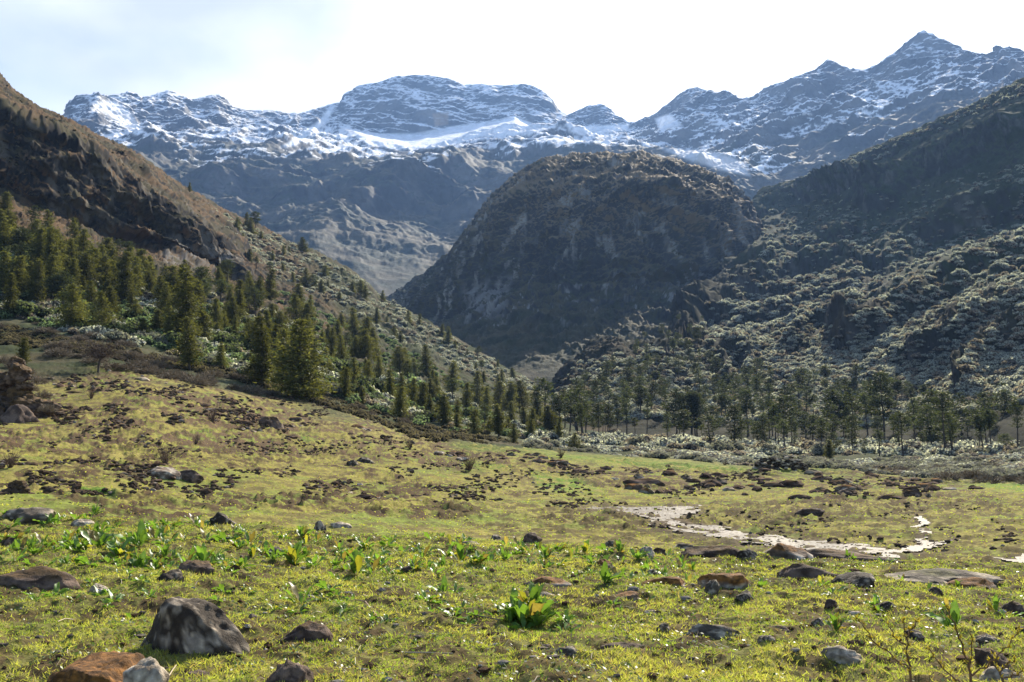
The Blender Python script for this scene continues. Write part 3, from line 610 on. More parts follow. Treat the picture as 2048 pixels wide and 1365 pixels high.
def bare_buf(seed, n=46, col=(.13, .085, .06), fan=.8):
    rs = np.random.default_rng(seed); b = Buf(); base = rs.normal(size=(n, 3))*[.05, .05, 0]
    for i in range(n):
        a = rs.random()*6.28; sp = rs.uniform(.05, fan)
        d = unit(np.array([math.cos(a)*sp, math.sin(a)*sp, 1.])); L = rs.uniform(.5, 1.)
        p = base[i]+d*L*np.array([0, .35, .7, 1])[:, None]+rs.normal(size=(4, 3))*[[0], [.02], [.03], [.05]]
        cc = np.array(col)*rs.uniform(.7, 1.3); tube(b, p, [.011, .008, .005, .002], 3, cc)
        for j in range(5):
            t = rs.integers(1, 4); q0 = p[t]; dd = unit(d+rs.normal(size=3)*.6); tube(b, np.array([q0, q0+dd*rs.uniform(.08, .24)]), [.005, .0015], 3, cc*1.1)
    return b
BARES = [bare_buf(500+i).mesh('twig_shape', M_twig) for i in range(4)]
def brush_buf(seed, col=(.15, .12, .082)):
    rs = np.random.default_rng(seed); b = Buf(); n = 620
    d = unit(rs.normal(size=(n, 3))*[1, 1, .6]+[0, 0, .75]); d[:, 2] = abs(d[:, 2])
    p = d*rs.uniform(.15, .42, n)[:, None]*[1.1, 1.1, .9]
    spikes(b, p, d+rs.normal(size=(n, 3))*.4, rs.uniform(.10, .2, n), .028, np.array(col), rs, .35); 
    for i in range(12): tube(b, np.array([[0, 0, -.03], d[i]*.3]), [.012, .005], 3, np.array([.07, .05, .04]))
    return b
BR_PROTO = [brush_buf(520+i) for i in range(4)]
BRUSH = [b.mesh('brush_shape', M_twig) for b in BR_PROTO]

def rock_vf(seed, dims=(1, 1, 1), k=3, cuts=13, rough=.07, kind='grey', moss=.0, peak=None):
    rs = np.random.default_rng(seed); V, Fc = ico(k); V = V.copy()
    V[:, :2] *= (1.0-.10*V[:, 2:3])
    for i in range(cuts):
        nrm = unit(rs.normal(size=3)); dd = rs.uniform(.55, .85); s = V@nrm-dd; V = V-np.clip(s, 0, None)[:, None]*nrm*.93
    if peak is not None:
        f = np.clip(V[:, 2], 0, 1); V[:, 0] = V[:, 0]*(1-.55*f)+peak*f
    V = V+unit(V)*(rough*1.5*fbm(V, 1.7, 6, .6, seed=seed % 40)+rough*.9*(ridged(V, 2.6, 4, .6, seed=seed % 31)-.6)*(.45 if kind in ('black', 'rust') else 1))[:, None]
    nz = unit(V)[:, 2]; V = V*np.array(dims)
    n1 = fbm(V/max(dims), 2.2, 5, .6, seed=seed % 37); n2 = fbm(V/max(dims), 6., 4, .6, seed=seed % 23)
    if kind == 'grey': col = mixc(np.array([.07, .060, .05]), np.array([.34, .31, .265]), sst(-.15, .5, n1+.5*n2)); mc = np.array([.10, .09, .035])
    elif kind == 'pale': col = mixc(np.array([.20, .175, .145]), np.array([.50, .46, .40]), sst(-.35, .35, n1+.4*n2)); mc = np.array([.14, .10, .04])
    elif kind == 'black': col = mixc(np.array([.035, .028, .022]), np.array([.27, .245, .215]), sst(.02, .6, .45*n1+.8*n2+.28*V[:, 0]/dims[0])); mc = np.array([.06, .05, .03])
    elif kind == 'rust': col = mixc(np.array([.11, .085, .07]), np.array([.36, .34, .31]), sst(-.2, .4, n1+.4*n2)); mc = np.array([.22, .10, .025])
    else: col = mixc(np.array([.055, .035, .025]), np.array([.16, .11, .08]), sst(-.3, .4, n1+.4*n2)); mc = np.array([.13, .075, .03])
    if kind != 'brown': col = col*np.array([1.1, 1., .86])
    mc = mixc(mc*.35, mc, sst(-.35, .2, n2+.5*fbm(V/max(dims), 15., 3, .6, seed=3)))
    col = mixc(col, mc, sst(1.15-1.2*moss-(.22 if kind == 'rust' else 0), 1.35-1.2*moss-(.22 if kind == 'rust' else 0), nz+.35*n1))
    col = mixc(col, col*np.array([1.9, 1.85, 1.7]), sst(.22, .5, fbm(V/max(dims), 14., 3, .6, seed=seed % 19))*(.6 if kind != 'brown' else .25))
    return V, Fc, col
def rock_obj(name, seed, p, dims, rz=0, tilt=(0, 0), sink=.25, k=4, lab=None, cat='rock', group=None, **kw):
    V, Fc, col = rock_vf(seed, dims, k, **kw)
    me = make_mesh(name+'_shape', V, Fc, True, col, M_rock)
    o = link(name, me, None, (p[0], p[1], p[2]+dims[2]*(1-sink*2)), rz, None, lab, cat, group)
    o.rotation_euler = (tilt[0], tilt[1], rz); return o

# ------------------------------------------------------------------ THINGS: rocks placed one by one  (x, base row, width, height in photo pixels)
def place_rock(name, seed, x, yb, wpx, hpx, lab, kind='grey', moss=0., depth=.8, cat='rock', sink=.22, rz=0, tilt=(0, 0), k=4, **kw):
    p = pick(x, yb-2); r = math.hypot(p[0], p[1]); w_ = wpx*r/F/2*1.16; h_ = hpx*r/F*(.9 if hpx > 60 else .78)
    p = p+np.array([0, 1, 0])*w_*depth*.35
    p[2] = min(gz(p[0], p[1]), p[2]+.05*h_)-.04*h_
    return rock_obj(name, seed, p, (w_, w_*depth, h_), rz, tilt, .5, k, lab, cat, kind=kind, moss=moss, **kw)
HR = [
 ('boulder',1,373,1312,216,142,'large dark grey boulder with pale lichen flanks, biggest in the foreground turf','black',0,.7,dict(peak=-.06,cuts=18,k=5,rough=.04)),
 ('rock',2,340,1178,52,34,'small black rock just behind the large dark grey boulder','black',0,.9,{}),
 ('rock',3,392,1158,64,32,'brown mossy rock behind the large boulder, between two yellow green leaf tufts','brown',.4,.8,{}),
 ('boulder',4,175,1385,200,92,'broad boulder capped in rust orange moss at the bottom left','rust',.62,.9,dict(k=5)),
 ('boulder',5,285,1392,90,70,'pale lichen speckled stone at the right foot of the rust mossed boulder','pale',0,.8,{}),
 ('rock',6,572,1385,96,66,'pointed brown rock cut by the bottom edge of the photo, left of centre','brown',0,.8,dict(peak=.05)),
 ('rock',7,608,1296,92,48,'brown rock with a grey knob and ochre moss lying right of the large boulder','brown',.35,.6,{}),
 ('rock',8,396,1360,44,26,'rounded brown stone between the large boulder and the bottom edge','brown',.1,.9,{}),
 ('rock',9,60,1180,134,46,'long dark brown mossy rock lying at the left edge of the near turf','brown',.4,.6,{}),
 ('rock',10,50,1048,112,30,'flat pale grey slab among leaves at the left end of the knoll brow','grey',0,.7,dict(cuts=12)),
 ('rock',11,14,1096,34,24,'brown stone at the very left edge below the flat grey slab','brown',.2,.8,{}),
 ('rock',12,163,1056,40,16,'small tan stone right of the flat grey slab','pale',.2,.8,{}),
 ('rock',13,443,1056,48,30,'rounded dark brown and grey rock standing on the knoll brow','black',.3,.9,{}),
 ('rock',14,196,1192,32,22,'small pale pinkish stone tilted in the turf left of the large boulder','pale',0,.7,{}),
 ('rock',15,640,1066,34,26,'leaning grey stone on the brow beside the pale angular block','grey',0,.8,{}),
 ('rock',16,684,1060,52,18,'pale angular stone block on the brow of the knoll','pale',0,.6,dict(cuts=14)),
 ('rock',17,553,1114,36,20,'grey wedge stone among leaves left of centre','grey',0,.8,{}),
 ('rock',18,940,1102,38,18,'rounded grey stone in the leaves just left of centre','grey',.1,.8,{}),
 ('rock',19,990,1082,22,12,'small dark grey stone on the brow at centre','grey',0,.8,{}),
 ('rock',20,1062,1090,40,24,'brown rock on the brow just right of centre','brown',.1,.8,{}),
 ('rock',21,1222,1098,34,16,'low brown grey stone on the brow in front of the wet track','grey',.2,.8,{}),
 ('rock',22,1294,1124,30,28,'pale upright stone among leaves right of centre','pale',0,.8,{}),
 ('rock',23,1318,1118,34,18,'mossy brown stone leaning beside the pale upright stone','brown',.3,.8,{}),
 ('rock',24,1208,1146,32,34,'round rusty brown mossy stone standing in leaves','rust',.55,.9,{}),
 ('rock',25,1308,1150,26,18,'small dark grey stone below the pale upright stone','grey',0,.8,{}),
 ('rock',26,1380,1103,64,24,'grey brown rock at the brow where it meets the wet ground','grey',.3,.7,{}),
 ('rock',27,1432,1126,150,28,'long low brown mossy ledge on the brow right of centre','brown',.5,.4,{}),
 ('rock',28,1492,1130,40,34,'dark split stone at the right end of the long mossy ledge','black',.2,.8,{}),
 ('rock',29,1578,1130,110,42,'tent shaped rock with ochre grass on both flanks','rust',.35,.7,dict(peak=0)),
 ('rock',30,1690,1128,190,26,'long thin dark ledge behind the tent shaped rock','brown',.4,.3,{}),
 ('rock',31,1610,1166,140,40,'long dark wedge of rock with grassy top right of the tent shaped rock','brown',.35,.4,{}),
 ('rock',32,1716,1184,84,34,'dark stone step ending the wedge of rock, beside pale leaves','black',.2,.6,{}),
 ('slab',33,1872,1168,255,30,'wide flat pale slab with mossy front edge at the right of the knoll','grey',.25,.6,dict(k=5,sink=.3,rough=.06)),
 ('rock',34,1950,1176,90,26,'brown moss cushion on the right end of the wide flat slab','rust',.5,.6,{}),
 ('rock',35,1090,1178,90,26,'low rust brown mossy stone above the biggest leaf clump','rust',.55,.6,{}),
 ('rock',36,1080,1196,70,20,'cracked grey brown stone at the top of the biggest leaf clump','grey',.1,.6,{}),
 ('rock',37,1334,1186,92,22,'low rust orange moss cushion over a stone, right of the leaf clumps','rust',.7,.6,{}),
 ('rock',38,1460,1190,110,42,'broad orange brown mossy stone with a grey foot','rust',.6,.6,{}),
 ('rock',39,1424,1196,34,36,'grey ribbed stone at the left foot of the orange brown mossy stone','grey',0,.8,{}),
 ('rock',40,1490,1208,38,26,'dark rounded stone right of the orange brown mossy stone','black',.1,.8,{}),
 ('rock',41,1256,1206,60,26,'red brown and grey stone in open turf right of the biggest leaf clump','rust',.35,.6,{}),
 ('rock',42,1304,1230,26,10,'tiny bright white stone in the turf','pale',0,.8,{}),
 ('rock',43,1420,1284,110,34,'long dark grey stone pointing right in the lower right turf','grey',0,.4,dict(cuts=12)),
 ('rock',44,1326,1260,36,22,'small grey wedge stone left of the long dark grey stone','grey',0,.6,{}),
 ('rock',45,1134,1326,48,32,'smooth rounded grey brown stone near the bottom centre','grey',0,.8,dict(cuts=4)),
 ('rock',46,1250,1306,90,18,'flat brown grey stone row near the bottom centre','brown',.2,.5,{}),
 ('rock',47,1664,1226,28,20,'small dark red brown round stone in the right turf','brown',0,.9,{}),
 ('rock',48,1870,1202,28,18,'dark brown stone below the wide flat slab','brown',0,.9,{}),
 ('rock',49,1935,1192,26,14,'small brown stone at the right below the slab','brown',0,.9,{}),
 ('rock',50,1690,1336,90,32,'pale grey flat stone near the bottom right','pale',0,.6,{}),
 ('rock',51,1828,1290,42,22,'black brown stone behind the bare saplings','black',.2,.8,{}),
 ('rock',52,1992,1340,74,60,'dark brown rock among saplings in the bottom right corner','brown',.3,.8,{}),
 ('rock',53,1770,1230,34,16,'small dark leaning stone in the right turf','black',0,.5,{}),
 ('rock',54,1556,1280,64,16,'long low brown stone in the right turf','brown',.2,.4,{}),
 ('rock',55,1538,1300,36,22,'grey stone left of the long low brown stone','grey',0,.8,{}),
 ('rock',56,1636,1262,28,20,'grey blue triangular stone in the right turf','grey',0,.6,{}),
 ('rock',57,1710,1238,36,10,'thin pale flat stone in the right turf','pale',0,.6,{}),
 ('rock',58,1975,1290,44,30,'grey pinkish stone leaning behind the right sapling','grey',0,.6,{}),
 ('rock',59,2028,1232,46,28,'brown rubble stone at the right edge','brown',.2,.8,{}),
 ('rock',60,822,1146,52,14,'flat reddish brown stone set in the turf left of centre','brown',0,.7,{}),
 ('rock',61,2010,1368,80,30,'pale lichen stone in the very bottom right corner','pale',0,.7,{}),
 ('boulder',62,322,958,62,30,'pale brown block on the rubble heap of the left meadow','rust',0,.7,{}),
 ('boulder',63,375,962,66,24,'dark flat topped boulder right of the pale brown block','brown',.3,.6,{}),
 ('boulder',64,728,924,40,16,'dark rectangular boulder in the middle meadow','black',.2,.7,{}),
 ('boulder',65,702,938,26,16,'dark boulder just left of the rectangular one','black',.2,.8,{}),
 ('boulder',66,1626,1036,56,16,'lone dark wedge boulder on the right plain','brown',.3,.5,{}),
 ('boulder',67,540,858,60,28,'dark brown heap boulder high on the left meadow','brown',.3,.7,{}),
 ('boulder',75,26,848,70,46,'bare tan boulder with a dark face under the left outcrop','brown',.1,.8,dict(rough=.06)),
 ('boulder',69,720,862,44,16,'ochre topped boulder near the upper edge of the meadow','rust',.5,.7,{}),
 ('boulder',70,824,888,14,10,'single small black boulder on the meadow crest','black',0,.9,{}),
 ('boulder',71,1710,985,34,22,'dark round mossy boulder on the far right band of rubble','brown',.4,.9,{}),
 ('boulder',72,1692,996,30,12,'lower dark boulder in front of the round mossy one','brown',.2,.8,{}),
]
for nm, sd, x, yb, wp, hp, lab, kd, ms, dp, kw in HR:
    kw = dict(kw); place_rock(nm, sd, x, yb, wp, hp, lab, kd, ms, dp, cat=nm, rz=(sd*1.7 % .5)-.25, **kw)

# left outcrop: a mossy crag standing at the meadow edge
def outcrop(x, yb, wpx, hpx, lab, seed):
    p = pick(x, yb); r = math.hypot(p[0], p[1]); s = r/F
    R = np.random.default_rng(seed); B = Buf(); W = wpx*s/2; H = hpx*s
    for i in range(26):
        u = R.uniform(-1, 1); top = (1-abs(u)**2.2)*H; z = R.uniform(.0, .78)*top; sz = R.uniform(.20, .42)*W*(1.1-.5*z/H)
        V, Fc, col = rock_vf(2000+seed*40+i, (sz*R.uniform(.9, 1.5), sz, sz*R.uniform(.55, .9)), 4, 10, .16, 'brown', .75)
        B.add(V+[u*W*.85, R.uniform(-.45, .35)*W*(1-.7*z/H)+.5*W*z/H, z], Fc, col*np.array([.8, .82, .8]))
    o = link('rock_outcrop', B.mesh('rock_outcrop_shape', M_rock, True), None, tuple(p+np.array([0, wpx*s*.3, -.2])), 0, None, lab, 'rock outcrop')
    return o
outcrop(-34, 838, 180, 150, 'brown mossy rock outcrop at the left edge above the tan boulder', 3)
outcrop(20, 1000, 60, 34, 'low dark earthy hump at the left edge of the lower meadow', 5)

# ------------------------------------------------------------------ THINGS: rubble of the meadow
rs = np.random.default_rng(11)
SMALL = []
for i in range(14):
    kd = ['brown', 'brown', 'brown', 'grey', 'brown', 'rust', 'brown'][i % 7]
    V, Fc, col = rock_vf(900+i, (1, .85, .62), 2, 8, .16, kd, .35)
    if kd == 'rust': col = col*np.array([.8, .85, .9])
    SMALL.append((V, Fc, col, kd))
PALE = [rock_vf(950+i, (1, .8, .5), 2, 9, .12, 'pale', 0.) for i in range(4)]
SM = [make_mesh('stone_shape', V, Fc, False, col, M_srock) for V, Fc, col, _ in SMALL]
PM = [make_mesh('pale_stone_shape', V, Fc, False, col, M_srock) for V, Fc, col in PALE]
bands = [  # polyline, count, scatter px, size m range, label, group
 ([(868,906),(950,912),(1060,918),(1110,930),(1160,942),(1240,950)], 46, 7, (.35, .75), 'dark brown stone in the thin rubble line slanting down the middle meadow', 'stones of the slanting rubble line'),
 ([(1230,955),(1330,968),(1480,965),(1560,968),(1680,975),(1800,965),(1900,975),(1960,985)], 86, 13, (.35, .95), 'brown mossy stone in the long rubble band before the far tree line', 'stones of the far rubble band'),
 ([(260,735),(350,770),(380,800),(470,830),(560,850),(600,870)], 60, 17, (.35, .95), 'dark stone in the rubble below the left wood', 'stones below the left wood'),
 ([(700,815),(740,840),(790,860)], 24, 9, (.3, .75), 'brown stone piled at the meadow crest by the bushes', 'stones at the meadow crest'),
 ([(60,775),(150,770),(260,745)], 26, 14, (.3, .8), 'dark stone below the bushes at the top of the left meadow', 'stones under the left bushes'),
 ([(240,930),(300,945),(350,950)], 20, 9, (.2, .5), 'brown stone of the small rubble heap in the left meadow', 'stones of the left meadow heap'),
 ([(690,985),(780,990),(850,1000),(960,1005)], 30, 10, (.2, .45), 'small dark stone in the low bank above the smooth lower turf', 'stones of the low bank'),
]
cnt = 0
for pts, n, sc_, (s0, s1), lab, grp in bands:
    cum = np.concatenate([[0], np.cumsum([math.dist(a, b) for a, b in zip(pts[:-1], pts[1:])])])
    for i in range(n):
        t = rs.uniform(0, cum[-1]); x = np.interp(t, cum, [p[0] for p in pts])+rs.normal()*5; y = np.interp(t, cum, [p[1] for p in pts])+rs.normal()*sc_
        p = pick(x, y)
        if p is None or math.hypot(p[0], p[1]) > 165: continue
        s = rs.uniform(s0, s1)*(1.5 if rs.random() < .15 else 1)*(.85 if 'rubble' in grp else .72)
        pal = rs.random() < .10
        o = link('pale_stone' if pal else 'stone', PM[i % 4] if pal else SM[int(rs.integers(14))], None, (p[0], p[1], p[2]+s*.10), rs.uniform(0, 6.28), (s*rs.uniform(.9, 1.9), s, s*rs.uniform(.55, 1.0)),
                 lab.replace('dark brown', 'pale').replace('brown mossy', 'pale').replace('dark', 'pale').replace('brown', 'pale') if pal else lab, 'stone', grp); cnt += 1
# uncountable small rubble, one object
rb = Buf(); rs = np.random.default_rng(12)
V1, F1 = ico(1)
def rubble(x, y, s, col):
    p = pick(x, y)
    if p is None: return
    r = math.hypot(p[0], p[1])
    if r > 168 or r < 26: return
    v = V1*(1+rs.uniform(-.3, .3, (len(V1), 1)))*np.array([rs.uniform(.8, 1.5), 1, rs.uniform(.45, .8)])*s
    a = rs.uniform(0, 6.28); c, sn_ = math.cos(a), math.sin(a); v = v@np.array([[c, sn_, 0], [-sn_, c, 0], [0, 0, 1]])
    rb.add(v+p+[0, 0, s*.1], F1, np.array(col)*rs.uniform(.7, 1.3))
zones = [([(0,850),(300,830),(620,870),(900,900),(1100,940),(1250,975),(1150,1020),(900,1010),(600,990),(300,1000),(0,1000)], 7000, (.06, .26)),
         ([(150,745),(560,790),(800,860),(850,890),(600,870),(300,850),(50,850)], 3400, (.1, .42)),
         ([(1000,915),(1300,940),(1900,960),(1950,1000),(1300,990)], 1500, (.08, .34)),
         ([(1000,1000),(2048,985),(2048,1110),(1400,1080)], 1700, (.05, .17)), ([(0,980),(700,980),(1000,1020),(1000,1070),(400,1040),(0,1020)], 160, (.04, .09))]
for pg, n, (s0, s1) in zones:
    for x, y in rand_in(pg, n, rs):
        cl_ = fbm(np.array([[x/1.0, y*3.0, 0]]), 1/110., 3, seed=5)[0]
        if cl_ < rs.uniform(-.02, .30): continue
        k_ = rs.random(); rubble(x, y, rs.uniform(s0, s1)*(.7 if k_ < .28 else 1), (.19, .165, .14) if k_ < .15 else ((.10, .068, .045) if k_ < .7 else (.065, .05, .035)))
link('rubble', rb.mesh('rubble', M_srock), kind='stuff')
# dry stone wall ruin
wb = Buf(); p = pick(1560, 944); sc_ = math.hypot(p[0], p[1])/F; rs = np.random.default_rng(14)
for i in range(130):
    x = rs.uniform(-50, 50)*sc_; hh = (26*(1-(abs(x/sc_)/58)**3))*sc_
    z = rs.uniform(-.1, 1)*hh; V, Fc, col = rock_vf(1000+i % 9, (1, .8, .5), 2, 7, .1, 'pale' if rs.random() < .25 else 'black', 0)
    s = rs.uniform(4, 8)*sc_; wb.add(V*s+[x, rs.uniform(-.5, .5), z], Fc, col*(1 if rs.random() < .5 else .8))
link('stone_wall', wb.mesh('stone_wall_shape', M_srock), None, tuple(p), 0, None, 'ruined dark dry stone wall on the meadow edge before the valley shrubs', 'stone wall')

# ------------------------------------------------------------------ THINGS: trees
def add_tree(kind, p, h, wd, rz, lab, group, mi):
    pool = FIRS if kind == 'conifer_tree' else PINES
    if kind == 'conifer_tree' and group and rs.random() < .16: pool = PINES; wd *= 1.3
    tm, cm_ = pool[mi % len(pool)]
    e = link(kind, None, None, tuple(p), rz, (h*wd, h*wd, h), lab, 'tree', group); e.empty_display_size = .3; e.rotation_euler[0] = .045*math.sin(p[0]*7.1); e.rotation_euler[1] = .045*math.sin(p[1]*5.3)
    link('trunk', tm, e); link('crown', cm_, e)
rs = np.random.default_rng(21)
big = [ # x, base row, top row, width factor, label
 (600,800,642,1.45,'largest bushy conifer at the left meadow edge, right of the bare trunked one'),
 (523,776,640,.95,'tall conifer with a visible bare trunk left of the largest bushy conifer'),
 (380,742,640,1.2,'dark conifer standing alone above the brown bushes of the left meadow'),
 (372,690,545,1.15,'tall pointed conifer highest in the middle of the left wood'),
 (432,668,600,1.1,'broad dark conifer right of the tall pointed one in the left wood'),
 (245,612,510,1.2,'very dark broad conifer below the grey cliff foot'),
 (140,660,570,1.1,'slim yellow green conifer above the pale shrubs at the left'),
 (105,600,512,1.0,'slim dark conifer rising from the left wood near the edge'),
 (205,668,590,1.2,'dark conifer above the small brown tree in the left wood'),
 (44,735,680,1.25,'small green conifer beside the left rock outcrop'),
 (20,640,560,1.1,'leafy conifer at the left edge above the brown heath'),
 (330,640,570,1.2,'conifer in front of the pale shrubs in the middle of the left wood'),
 (440,740,690,1.1,'small conifer left of the bare trunked conifer'),
 (800,845,770,1.1,'young olive green conifer at the upper right end of the meadow crest'),
 (1028,890,848,1.3,'stubby dark conifer at the meadow edge where the left slope meets the plain'),
 (565,770,655,1.1,'conifer squeezed between the bare trunked one and the largest one'),
 (690,805,735,1.1,'conifer just right of the largest bushy conifer')]
for i, (x, yb, yt, wd, lab) in enumerate(big):
    p = pick(x, yb); r = math.hypot(p[0], p[1]); h = (yb-yt)*r/F*1.02
    add_tree('conifer_tree', p-[0, 0, .2], h, wd, rs.uniform(0, 6), lab, None, i)
pos = [(b[0], b[1]) for b in big]
zone = [
 ([(0,440),(100,470),(200,515),(350,560),(420,600),(420,700),(300,690),(200,640),(100,620),(0,620)], 92, 15, 8, (34, 88), 'dark conifer in the dense left wood under the grey cliff', 'conifers of the dense left wood'),
 ([(420,560),(500,590),(620,640),(700,680),(800,730),(900,775),(1000,810),(1110,840),(1130,885),(980,885),(850,855),(700,815),(640,770),(520,720),(430,690)], 125, 15, 8, (26, 72), 'conifer on the lower left slope between the meadow crest and the valley', 'conifers of the lower left slope'),
 ([(330,350),(420,420),(520,460),(640,520),(760,600),(880,670),(1000,735),(1080,790),(1000,790),(860,720),(720,650),(600,590),(520,560),(430,450)], 50, 14, 7, (14, 40), 'small conifer dotted along the crest side of the left spur', 'conifers near the spur crest')]
for pg, n, dx, dy, (h0, h1), lab, grp in zone:
    for x, y in spaced(pg, n, rs, dx, dy, pos):
        p = pick(x, y)
        if p is None: continue
        h = rs.uniform(h0, h1)*math.hypot(p[0], p[1])/F
        add_tree('conifer_tree', p-[0, 0, .3], h, rs.uniform(.95, 1.5), rs.uniform(0, 6.28), lab, grp, int(rs.integers(12)))
bigp = [
 (1770,888,752,1.1,'tallest thick trunked pine on the valley floor, centre right'),
 (1712,888,782,1.1,'dark dense pine left of the tallest pine'),
 (1552,892,812,1.1,'slim dark trunked pine with a rounded top on the valley floor'),
 (1890,912,800,1.3,'wide dark pine with a black bushy foot at the right'),
 (1972,896,808,1.1,'pine with a leaning thick trunk at the far right'),
 (2002,878,780,1.2,'twin topped pine near the right edge'),
 (1155,868,772,1.5,'broad tall pine with a rounded crown left of the valley floor wood'),
 (1235,866,815,1.2,'dark trunked pine right of the broad rounded one'),
 (1147,902,868,1.7,'low dark bushy pine on the meadow edge before the pale scrub'),
 (1660,920,880,1.5,'low round dark pine behind the ruined wall'),
 (1845,880,800,1.1,'two tiered pine between the tallest and the black footed pine'),
 (1925,890,795,1.0,'slender pine with high crown left of the leaning trunk')]
for i, (x, yb, yt, wd, lab) in enumerate(bigp):
    p = pick(x, yb); r = math.hypot(p[0], p[1]); h = (yb-yt)*r/F*1.02
    add_tree('conifer_tree' if 'low' in lab else 'pine_tree', p-[0, 0, .2], h, wd, rs.uniform(0, 6), lab, None, i)
pos = [(b[0], b[1]) for b in bigp]
zone = [([(1060,850),(1200,854),(1500,866),(2100,870),(2100,912),(1700,916),(1400,900),(1150,888)], 104, 10, 2, 36, 100, 'thin trunked pine of the open wood on the valley floor', 'pines of the valley floor wood')]
for pg, n, dx, dy, h0, h1, lab, grp in zone:
    for x, y in spaced(pg, n, rs, dx, dy, pos):
        p = pick(x, y)
        if p is None: continue
        r = math.hypot(p[0], p[1]); 
        if r > 330: p = np.array([p[0]*330/r, p[1]*330/r, gz(p[0]*330/r, p[1]*330/r)])
        add_tree('pine_tree', p-[0, 0, .3], rs.uniform(h0, h1)*math.hypot(p[0], p[1])/F, rs.uniform(.8, 1.8), rs.uniform(0, 6.28), lab, grp, int(rs.integers(10)))
zone = [([(1130,800),(1250,720),(1400,690),(1450,760),(1900,800),(1700,860),(1200,850)], 130, 12, 6, 6, 13, 'pine scattered over the pale shrubs at the foot of the right slope', 'pines at the foot of the right slope'),
        ([(1250,690),(1330,640),(1420,640),(1420,690)], 10, 14, 6, 6, 9, 'small pine high on the mound before the dome', 'pines on the mound')]
for pg, n, dx, dy, h0, h1, lab, grp in zone:
    for x, y in spaced(pg, n, rs, dx, dy, []):
        p = pick(x, y, RP, RU, RV, 30)
        if p is None: continue
        add_tree('pine_tree', p-[0, 0, .5], rs.uniform(h0, h1), rs.uniform(1., 1.7), rs.uniform(0, 6.28), lab, grp, int(rs.integers(10)))

# ------------------------------------------------------------------ THINGS: shrubs; the 300 that show largest are individuals, the rest one thicket
rs = np.random.default_rng(31)
spots = []   # (size/dist, p, size, proto kind, label group)
def scatter(pg, n, s0, s1, kd, lab, grp, right=False, flat=1.):
    for x, y in rand_in(pg, n, rs):
        p = pick(x, y, RP, RU, RV, 30) if right else pick(x, y)
        if p is None: continue
        if (RN if right else GN)[LAST[0], LAST[1], 2] < .58 and rs.random() < .8: continue
        s = rs.uniform(s0, s1); r = math.hypot(p[0], p[1]); spots.append((s/r, p, s, kd, lab, grp, flat))
# valley floor scrub
scatter([(1040,885),(1200,895),(1500,912),(1700,925),(2048,915),(2100,965),(1850,958),(1700,940),(1500,932),(1200,910),(1040,895)], 640, 2.6, 5., 'p', 'pale grey green shrub in the scrub belt behind the meadow', 'shrubs of the valley scrub belt', False, .62)
scatter([(1040,872),(1500,885),(2048,890),(2048,915),(1500,912),(1040,890)], 420, 3., 6., 'p', 'pale shrub under the valley floor pines', 'shrubs under the valley pines')
# right slope
for pg, n, s0, s1 in [([(1110,790),(1150,730),(1300,690),(1500,700),(1500,870),(1100,870)], 1500, 2.6, 5.5), ([(1480,870),(1480,690),(1600,650),(1800,620),(2100,480),(2100,880)], 6200, 2.6, 5.8),
                      ([(1360,690),(1420,620),(1560,560),(1720,540),(1730,600),(1500,680)], 480, 5, 9), ([(1500,470),(1560,400),(1750,370),(1700,480),(1540,560)], 260, 5, 9), ([(1700,620),(1700,480),(2100,300),(2100,520)], 450, 5, 9), ([(1560,372),(1760,292),(1900,232),(2048,160),(2048,190),(1880,260),(1700,350)], 260, 5, 9)]:
    scatter(pg, n, s0, s1, 'p', 'silvery rounded shrub on the right valley side', 'shrubs of the right valley side', True)
# left slope
scatter([(0,440),(200,520),(430,600),(620,660),(900,790),(1080,840),(1080,885),(850,850),(640,790),(520,760),(300,700),(0,640)], 760, 3., 5.6, 'p', 'pale sage shrub between the conifers of the left wood', 'pale shrubs of the left wood')
scatter([(250,600),(430,640),(640,700),(900,800),(1080,850),(1080,880),(850,860),(660,800),(440,740),(250,680)], 460, 2.8, 5.2, 'g', 'green shrub between the conifers of the left wood', 'green shrubs of the left wood')
scatter([(400,410),(520,460),(640,515),(760,590),(900,680),(1060,765),(1080,800),(900,740),(700,640),(540,560)], 1150, 2.8, 6., 'p', 'pale shrub high on the left spur', 'shrubs high on the left spur')
scatter([(520,560),(760,680),(950,780),(800,760),(600,660)], 320, 3, 5.4, 'g', 'green shrub on the middle of the left spur', 'green shrubs high on the left spur')
scatter([(1450,560),(1700,400),(2048,330),(2100,560),(1700,650),(1500,690)], 1500, 3., 6., 'p', 'silvery rounded shrub on the right valley side', 'shrubs of the right valley side', True)
scatter([(0,470),(200,540),(430,620),(620,680),(900,800),(1000,850),(850,850),(640,780),(520,745),(300,690),(0,640)], 280, 4., 8.5, 'g', 'large green shrub between the conifers of the left wood', 'green shrubs of the left wood')
scatter([(0,690),(200,715),(420,750),(600,800),(760,850),(850,885),(1050,890),(900,860),(640,790),(400,730),(200,690),(0,650)], 1200, .9, 2.4, 'b', '', '')
scatter([(0,120),(200,290),(420,440),(560,560),(350,520),(150,430),(0,380)], 420, 1.5, 3.6, 'b', '', '')
for x, y, s in [(80,655,4.2),(130,640,3.6),(205,650,4.0),(300,655,4.2),(450,690,4.4),(470,700,3.2),(700,765,4.2),(665,800,3.0),(350,620,4)]:
    p = pick(x, y+14); spots.append((1., p, s, 'p', 'pale sage shrub bright against the dark conifers of the left wood', 'pale shrubs of the left wood', 1.))
spots.sort(key=lambda s: -s[0])
ind = {'p': 0, 'g': 0, 'b': 999}; rest = []
